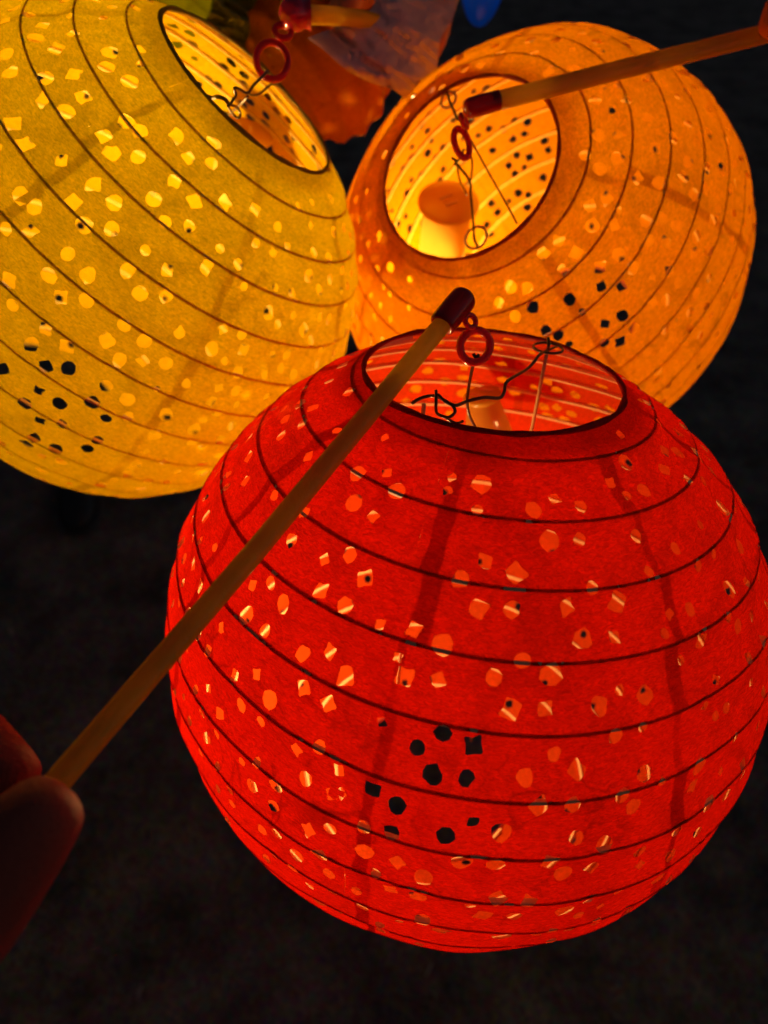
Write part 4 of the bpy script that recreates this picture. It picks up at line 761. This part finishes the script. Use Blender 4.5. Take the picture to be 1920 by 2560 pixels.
carrying_stick('plastic stick, lantern glow painted into its colour, with round pink-red end above the yellow lantern',
               [P(752, 36, .262), P(820, 39, .275), P(900, 46, .300), P(960, 60, .335)], .0038,
               P(776, 36, .262), P(696, 33, .260), .0060,
               [ring(707, 79, .262, 20, 19, .0013, .3, (.2, .2, 1)), ring(680, 152, .264, 44, 39, .0014, 1.5, (.15, -.1, 1))],
               [[P(672, 178, .266), P(662, 190, .266), P(655, 196, .267)]], ball=True, rod='litstick')


# ------------------------------------------------------------------ skinned hands
def skin_body(name, nodes, edges, mat, root, levels=2):
    """nodes: {key: (point, radius)}; first node is the root of the skin."""
    keys = list(nodes)
    idx = {k: i for i, k in enumerate(keys)}
    me = bpy.data.meshes.new(name)
    me.from_pydata([tuple(nodes[k][0]) for k in keys], [(idx[a], idx[b]) for a, b in edges], [])
    o = bpy.data.objects.new(name, me)
    COL.objects.link(o)
    sk = o.modifiers.new('skin', 'SKIN')
    sk.use_smooth_shade = True
    sv = me.skin_vertices[0].data
    for i, k in enumerate(keys):
        sv[i].radius = (nodes[k][1], nodes[k][1])
        sv[i].use_root = (i == 0)
    ss = o.modifiers.new('sub', 'SUBSURF')
    ss.levels = levels
    ss.render_levels = levels
    dg = bpy.context.evaluated_depsgraph_get()
    new = bpy.data.meshes.new_from_object(o.evaluated_get(dg))
    bpy.data.objects.remove(o)
    new.name = name
    new.materials.clear()
    new.materials.append(mat)
    for p in new.polygons:
        p.use_smooth = True
    h = bpy.data.objects.new(name, new)
    COL.objects.link(h)
    h.parent = root
    return h


def hand(label, nodes, edges, nails=(), mat='skin', elbow=None, cloth='cloth'):
    base = nodes[list(nodes)[0]][0]
    root = thing('person', label, 'person', Matrix.Translation(base), None)
    nodes = dict(nodes)
    edges = list(edges)
    if elbow is not None:
        nodes['elbow'] = (elbow, .036)
        edges.append(('wrist', 'elbow'))
        w = nodes['wrist'][0]
        pts, rr = [], []
        for i in range(15):
            t = .22 + .82 * i / 14
            pts.append(w.lerp(elbow, t) - base)
            rr.append(.036 + .014 * t + .0025 * sin(i * 2.1) + (.002 if i == 0 else 0))
        v, f = tube(pts, rr, 28, caps=False)
        v = [p + Vector((noise.noise(p * 45), noise.noise(p * 45 + Vector((7, 0, 0))), noise.noise(p * 45 + Vector((0, 7, 0))))) * .006 for p in v]
        so = mesh_obj('sleeve', v, f, M[cloth], root)
        sm = so.modifiers.new('solid', 'SOLIDIFY'); sm.thickness = .0015
    nd = {k: (p - base, r) for k, (p, r) in nodes.items()}
    skin_body('hand', nd, edges, M[mat], root)
    for (c, nrm, up, a, b) in nails:
        verts, faces = [], []
        n, m = 8, 8
        nrm = nrm.normalized(); up = (up - nrm * up.dot(nrm)).normalized(); side = nrm.cross(up)
        for i in range(n + 1):
            for j in range(m + 1):
                u, w = i / n * 2 - 1, j / m * 2 - 1
                s = sqrt(max(0, 1 - (abs(w) ** 3) * .35))
                verts.append(c - base + side * u * a * s + up * w * b - nrm * (u * u * a * .35))
        for i in range(n):
            for j in range(m):
                q = i * (m + 1) + j
                faces.append((q, q + 1, q + m + 2, q + m + 1))
        mesh_obj('fingernail', verts, faces, M['nail'], root)
    return root


# near hand, lower left: thumb over the stick, index finger under it
d0 = .118
nodes = {
    'palm': (P(-620, 2420, .135), .022), 'wrist': (P(-900, 2800, .15), .026),
    'th0': (P(-330, 2500, .116), .0145), 'th1': (P(-110, 2300, .114), .0122), 'th2': (P(10, 2150, .114), .0100), 'th3': (P(104, 2040, .116), .0084), 'th4': (P(178, 1964, .119), .0056),
    'in0': (P(-620, 2150, .150), .0105), 'in1': (P(-420, 1760, .150), .0088), 'in2': (P(-215, 1715, .142), .0078), 'in3': (P(-75, 1840, .137), .0072), 'in4': (P(70, 1996, .134), .0066),
    'mi0': (P(-680, 2260, .158), .0105), 'mi1': (P(-480, 1960, .165), .0090), 'mi2': (P(-260, 1960, .158), .0080), 'mi3': (P(-140, 2060, .148), .0070), 'mi4': (P(-80, 2130, .142), .0052),
    'ri0': (P(-740, 2380, .160), .0100), 'ri1': (P(-560, 2120, .172), .0085), 'ri2': (P(-370, 2120, .165), .0076), 'ri3': (P(-260, 2210, .152), .0066), 'ri4': (P(-220, 2280, .146), .0050),
    'pi0': (P(-800, 2520, .158), .0092), 'pi1': (P(-640, 2300, .172), .0076), 'pi2': (P(-480, 2290, .165), .0066), 'pi3': (P(-400, 2370, .154), .0058), 'pi4': (P(-360, 2430, .148), .0045),
}
edges = [('palm', 'wrist'), ('palm', 'th0'), ('th0', 'th1'), ('th1', 'th2'), ('th2', 'th3'), ('th3', 'th4')]
for f_ in ('in', 'mi', 'ri', 'pi'):
    edges += [('palm', f_ + '0')] + [(f_ + str(i), f_ + str(i + 1)) for i in range(4)]
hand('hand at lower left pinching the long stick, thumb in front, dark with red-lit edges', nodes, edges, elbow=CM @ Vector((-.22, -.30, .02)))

# hand at the right edge holding the second stick
nodes = {
    'palm': (P(2190, 60, .285), .020), 'wrist': (P(2420, -200, .30), .025),
    'th0': (P(2120, -110, .272), .0125), 'th1': (P(2030, -70, .264), .0105), 'th2': (P(1968, 10, .260), .0088), 'th3': (P(1945, 60, .260), .0080), 'th4': (P(1932, 98, .262), .0062),
    'in0': (P(2150, -20, .300), .0098), 'in1': (P(2080, 60, .305), .0086), 'in2': (P(2010, 80, .292), .0080), 'in3': (P(1990, 130, .278), .0072), 'in4': (P(2010, 165, .268), .0056),
    'mi0': (P(2200, 20, .305), .0098), 'mi1': (P(2140, 130, .310), .0086), 'mi2': (P(2070, 150, .295), .0080), 'mi3': (P(2060, 190, .280), .0070), 'mi4': (P(2080, 215, .270), .0055),
    'ri0': (P(2240, 90, .305), .0095), 'ri1': (P(2200, 190, .310), .0082), 'ri2': (P(2140, 210, .295), .0074), 'ri3': (P(2130, 245, .282), .0066), 'ri4': (P(2150, 265, .272), .0052),
    'pi0': (P(2290, 150, .302), .0085), 'pi1': (P(2260, 240, .306), .0072), 'pi2': (P(2210, 262, .293), .0064), 'pi3': (P(2200, 290, .282), .0058), 'pi4': (P(2215, 305, .274), .0046),
}
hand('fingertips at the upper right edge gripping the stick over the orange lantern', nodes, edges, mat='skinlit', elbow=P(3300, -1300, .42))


# ------------------------------------------------------------------ things at the top: folded lantern, plastic bag, hand, balloon
def sheet(name, outline, depth, amp, mat, root, nx=46, ny=34, seed=0, bulge=0.0, slope=0.0):
    """A crumpled sheet of film; outline in photo pixels, real thickness by solidify."""
    xs = [p[0] for p in outline]; ys = [p[1] for p in outline]
    x0, x1, y0, y1 = min(xs), max(xs), min(ys), max(ys)
    pts = [Vector(p) for p in spline([(a, b, 0) for a, b in outline + [outline[0]]], 5)[:-1]]
    pts = [Vector((p.x, p.y)) for p in pts]
    nb = len(pts)
    edges = [(i, (i + 1) % nb) for i in range(nb)]
    for i in range(1, nx):
        for j in range(1, ny):
            pts.append(Vector((x0 + (x1 - x0) * (i + .3 * (j % 2)) / nx, y0 + (y1 - y0) * j / ny)))
    V, E, F, *_ = delaunay_2d_cdt(pts, edges, [], 1, 1e-5, True)
    poly = pts[:nb]

    def inside(x, y):
        c = False
        for i in range(nb):
            a, b = poly[i], poly[i - 1]
            if (a.y > y) != (b.y > y) and x < (b.x - a.x) * (y - a.y) / (b.y - a.y) + a.x:
                c = not c
        return c
    F = [f for f in F if inside(sum(V[i].x for i in f) / 3, sum(V[i].y for i in f) / 3)]
    base = P((x0 + x1) / 2, (y0 + y1) / 2, depth)
    verts = []
    for v in V:
        cx, cy = (v.x - (x0 + x1) / 2) / (x1 - x0) * 2, (v.y - (y0 + y1) / 2) / (y1 - y0) * 2
        q = Vector(((v.x * .82 + v.y * .57) / 210, (v.y * .82 - v.x * .57) / 48, seed))
        dz = noise.noise(q) * amp + abs(noise.noise(q * 2.3 + Vector((3, 1, 0)))) * amp * .8 + abs(noise.noise(q * 5)) * amp * .3
        d = depth + dz + slope * (v.x - (x0 + x1) / 2) / (x1 - x0) - bulge * max(0, 1 - cx * cx - cy * cy * .6)
        verts.append(P(v.x, v.y, d) - base)
    o = mesh_obj(name, verts, [tuple(f) for f in F], mat, root)
    so = o.modifiers.new('solid', 'SOLIDIFY'); so.thickness = .0002
    return base, o


# folded, unlit orange lantern
SPEC['FOLD'] = ((0, 0, 0), (0, 0, 1), .30, .34, 0.1)
SQ['FOLD'] = .85
fc = P(800, 150, .405)
LM['FOLD'] = axis_matrix(fc, camdir(.68, .72, .10), camdir(0, 0, 1))
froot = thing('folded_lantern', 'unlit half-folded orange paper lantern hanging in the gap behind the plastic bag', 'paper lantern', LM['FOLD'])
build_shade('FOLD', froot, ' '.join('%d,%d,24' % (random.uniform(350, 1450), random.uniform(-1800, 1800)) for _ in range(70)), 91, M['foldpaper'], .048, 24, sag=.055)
build_ribs('FOLD', froot, .048, 91)
build_rims('FOLD', froot, M['rimORANGE'], .048, 91)

# clear plastic bag, pinkish
broot = thing('plastic_bag', 'crumpled clear pinkish plastic bag draped over a hand above the folded lantern', 'plastic bag', Matrix.Translation(P(950, 70, .345)))
base, o = sheet('film', [(770, 95), (850, 62), (930, 20), (960, -60), (1140, -60), (1134, 40), (1102, 95), (1092, 170), (1075, 240), (1030, 262), (990, 228), (925, 205), (860, 170), (815, 130)], .325, .009, M['bag'], broot, 60, 40, seed=4, bulge=.012, slope=.075)
o.location = base - broot.matrix_world.translation
# hand inside the bag
nodes = {
    'palm': (P(1060, -40, .385), .020), 'wrist': (P(1180, -330, .42), .024),
    'th0': (P(1000, -90, .372), .0120), 'th1': (P(930, -50, .362), .0100), 'th2': (P(880, 0, .355), .0085), 'th3': (P(850, 30, .350), .0075), 'th4': (P(830, 60, .348), .0060),
    'in0': (P(1010, 10, .400), .0105), 'in1': (P(950, 60, .398), .0092), 'in2': (P(905, 95, .388), .0085), 'in3': (P(880, 95, .375), .0075), 'in4': (P(890, 75, .366), .0060),
    'mi0': (P(1050, 40, .400), .0105), 'mi1': (P(1000, 100, .398), .0092), 'mi2': (P(955, 135, .388), .0085), 'mi3': (P(925, 130, .374), .0075), 'mi4': (P(930, 105, .365), .0060),
    'ri0': (P(1085, 60, .398), .0100), 'ri1': (P(1045, 130, .396), .0088), 'ri2': (P(1005, 160, .386), .0080), 'ri3': (P(975, 150, .374), .0070), 'ri4': (P(980, 125, .366), .0056),
    'pi0': (P(1100, 40, .392), .0090), 'pi1': (P(1080, 110, .386), .0078), 'pi2': (P(1050, 160, .378), .0070), 'pi3': (P(1020, 165, .370), .0062), 'pi4': (P(1015, 140, .364), .0050),
}
hand('closed hand at the top holding the yellow lantern stick under clear plastic', nodes, edges, mat='skinlit', elbow=P(1500, -1250, .58))

# olive cellophane and a dim olive lantern behind the yellow one
croot = thing('cellophane_wrap', 'crinkled olive cellophane lit dimly behind the yellow lantern opening', 'wrapping', Matrix.Translation(P(640, 60, .40)))
base, o = sheet('film', [(470, 110), (520, 40), (560, -60), (720, -60), (730, 60), (700, 130), (640, 190), (560, 190)], .44, .05, M['cello'], croot, seed=9)
o.location = base - croot.matrix_world.translation
SPEC['DIM'] = ((0, 0, 0), (0, 0, 1), .30, .157, 0.1)
SQ['DIM'] = .95
LM['DIM'] = axis_matrix(P(420, -190, .50), camdir(.5, .8, .3), camdir(0, 0, 1))
droot = thing('dim_lantern', 'softly glowing olive-green lantern showing only its lower edge behind the yellow one', 'paper lantern', LM['DIM'])
M['DIM'] = paper('olive_paper', (.40, .36, .01), (.52, .44, .004), .5, .3, .02)
build_shade('DIM', droot, '', 55, M['DIM'], .10, 12)
build_rims('DIM', droot, M['rimYELLOW'], .10, 55)
build_ribs('DIM', droot, .10, 55)
bm = bmesh.new(); bmesh.ops.create_icosphere(bm, subdivisions=2, radius=.006)
me = bpy.data.meshes.new('bulb'); bm.to_mesh(me); bm.free(); me.materials.append(M['dimbulb'])
bb = bpy.data.objects.new('bulb', me); COL.objects.link(bb); bb.parent = droot


def uv_blob(name, c, rx, ry, rz, mat, root, mtx, knot=False):
    prof = []
    for i in range(25):
        a = pi * i / 24
        prof.append((max(1e-5, sin(a)) * rx * (1 + .10 * cos(a)), cos(a) * rz))
    if knot:
        prof = [(.0005, rz * 1.12), (.0045, rz * 1.10), (.0016, rz * 1.03)] + prof[1:]
    v, f = lathe(prof, 36)
    v = [(x, y * ry / rx, z) for x, y, z in v]
    o = mesh_obj(name, v, f, mat, root)
    return o


blr = thing('blue_lantern', 'small blurred blue glowing lantern at the top edge', 'lantern', axis_matrix(P(1210, -62, .52), camdir(.10, 1, .1)))
uv_blob('shade', None, .0185, .0175, .037, M['blueglow'], blr, None, knot=True)
bm = bmesh.new(); bmesh.ops.create_icosphere(bm, subdivisions=2, radius=.004)
me = bpy.data.meshes.new('bulb'); bm.to_mesh(me); bm.free(); me.materials.append(M['bluebulb'])
bb = bpy.data.objects.new('bulb', me); COL.objects.link(bb); bb.parent = blr; bb.location = (0, 0, .004)



# ------------------------------------------------------------------ on the ground
def ground_pt(px, py, z=0.0):
    o = CM.translation
    d = P(px, py, 1) - o
    t = (z - o.z) / d.z
    return o + d * t


def shoe(px, py, ang, label):
    g = ground_pt(px, py, .0)
    root = thing('shoe', label, 'shoe', Matrix.Translation(g) @ Matrix.Rotation(ang, 4, 'Z'))
    sec = [(-.14, .030, .048), (-.12, .036, .072), (-.08, .036, .080), (-.03, .036, .078), (.02, .041, .066), (.06, .046, .055), (.10, .044, .044), (.125, .034, .034), (.14, .018, .020)]
    verts, faces = [], []
    for x, w, h in sec:
        for k in range(12):
            a = 2 * pi * k / 12
            verts.append((x, cos(a) * w, .022 + h * .5 + sin(a) * h * .5))
    for i in range(len(sec) - 1):
        for k in range(12):
            faces.append((i * 12 + k, i * 12 + (k + 1) % 12, i * 12 + 12 + (k + 1) % 12, i * 12 + 12 + k))
    faces.append(tuple(range(12))[::-1]); faces.append(tuple((len(sec) - 1) * 12 + k for k in range(12)))
    o = mesh_obj('upper', verts, faces, M['leather'], root)
    verts, faces = [], []
    m = len(sec)
    for z in (.002, .024):
        for x, w, h in sec:
            verts += [(x, -w * 1.06, z), (x, w * 1.06, z)]
    b = 2 * m
    for i in range(m - 1):
        faces += [(2 * i, 2 * i + 1, 2 * i + 3, 2 * i + 2), (b + 2 * i, b + 2 * i + 2, b + 2 * i + 3, b + 2 * i + 1),
                  (2 * i, 2 * i + 2, b + 2 * i + 2, b + 2 * i), (2 * i + 1, b + 2 * i + 1, b + 2 * i + 3, 2 * i + 3)]
    faces += [(0, b, b + 1, 1), (b - 2, b - 1, 2 * b - 1, 2 * b - 2)]
    mesh_obj('sole', verts, faces, M['sole'], root, smooth=False)
    for i in range(4):
        x = -.01 + i * .018
        v, f = tube([(x, -.018, .098 - i * .004), (x, 0, .102 - i * .005), (x, .018, .098 - i * .004)], .0016, 6)
        mesh_obj('lace', v, f, M['sole'], root)


shoe(215, 1235, radians(-78), 'black laced shoe standing on the ground under the yellow lantern')


def scrap(px, py, ang, ln_, wd_, label):
    g = ground_pt(px, py, .008)
    root = thing('dry_leaf', label, 'leaf', Matrix.Translation(g) @ Matrix.Rotation(ang, 4, 'Z'))
    verts, faces = [], []
    n = 8
    for i in range(n + 1):
        t = i / n
        w = wd_ * sin(pi * min(max(t, .04), .96))
        z = .003 * sin(t * 3)
        verts += [((t - .5) * ln_, -w, z + .0008), ((t - .5) * ln_, 0, z), ((t - .5) * ln_, w, z + .0008)]
    for i in range(n):
        for j in range(2):
            q = i * 3 + j
            faces.append((q, q + 3, q + 4, q + 1))
    o = mesh_obj('blade', verts, faces, M['straw'], root)
    so = o.modifiers.new('solid', 'SOLIDIFY'); so.thickness = .0005


scrap(28, 1580, radians(-60), .024, .0035, 'pale dry leaf scrap on dark ground at the left edge')
scrap(350, 2480, radians(80), .022, .003, 'pale dry leaf scrap on dark ground at the bottom left')
scrap(1072, 2425, radians(60), .024, .002, 'faint thin leaf scrap on dark ground just below the red lantern')
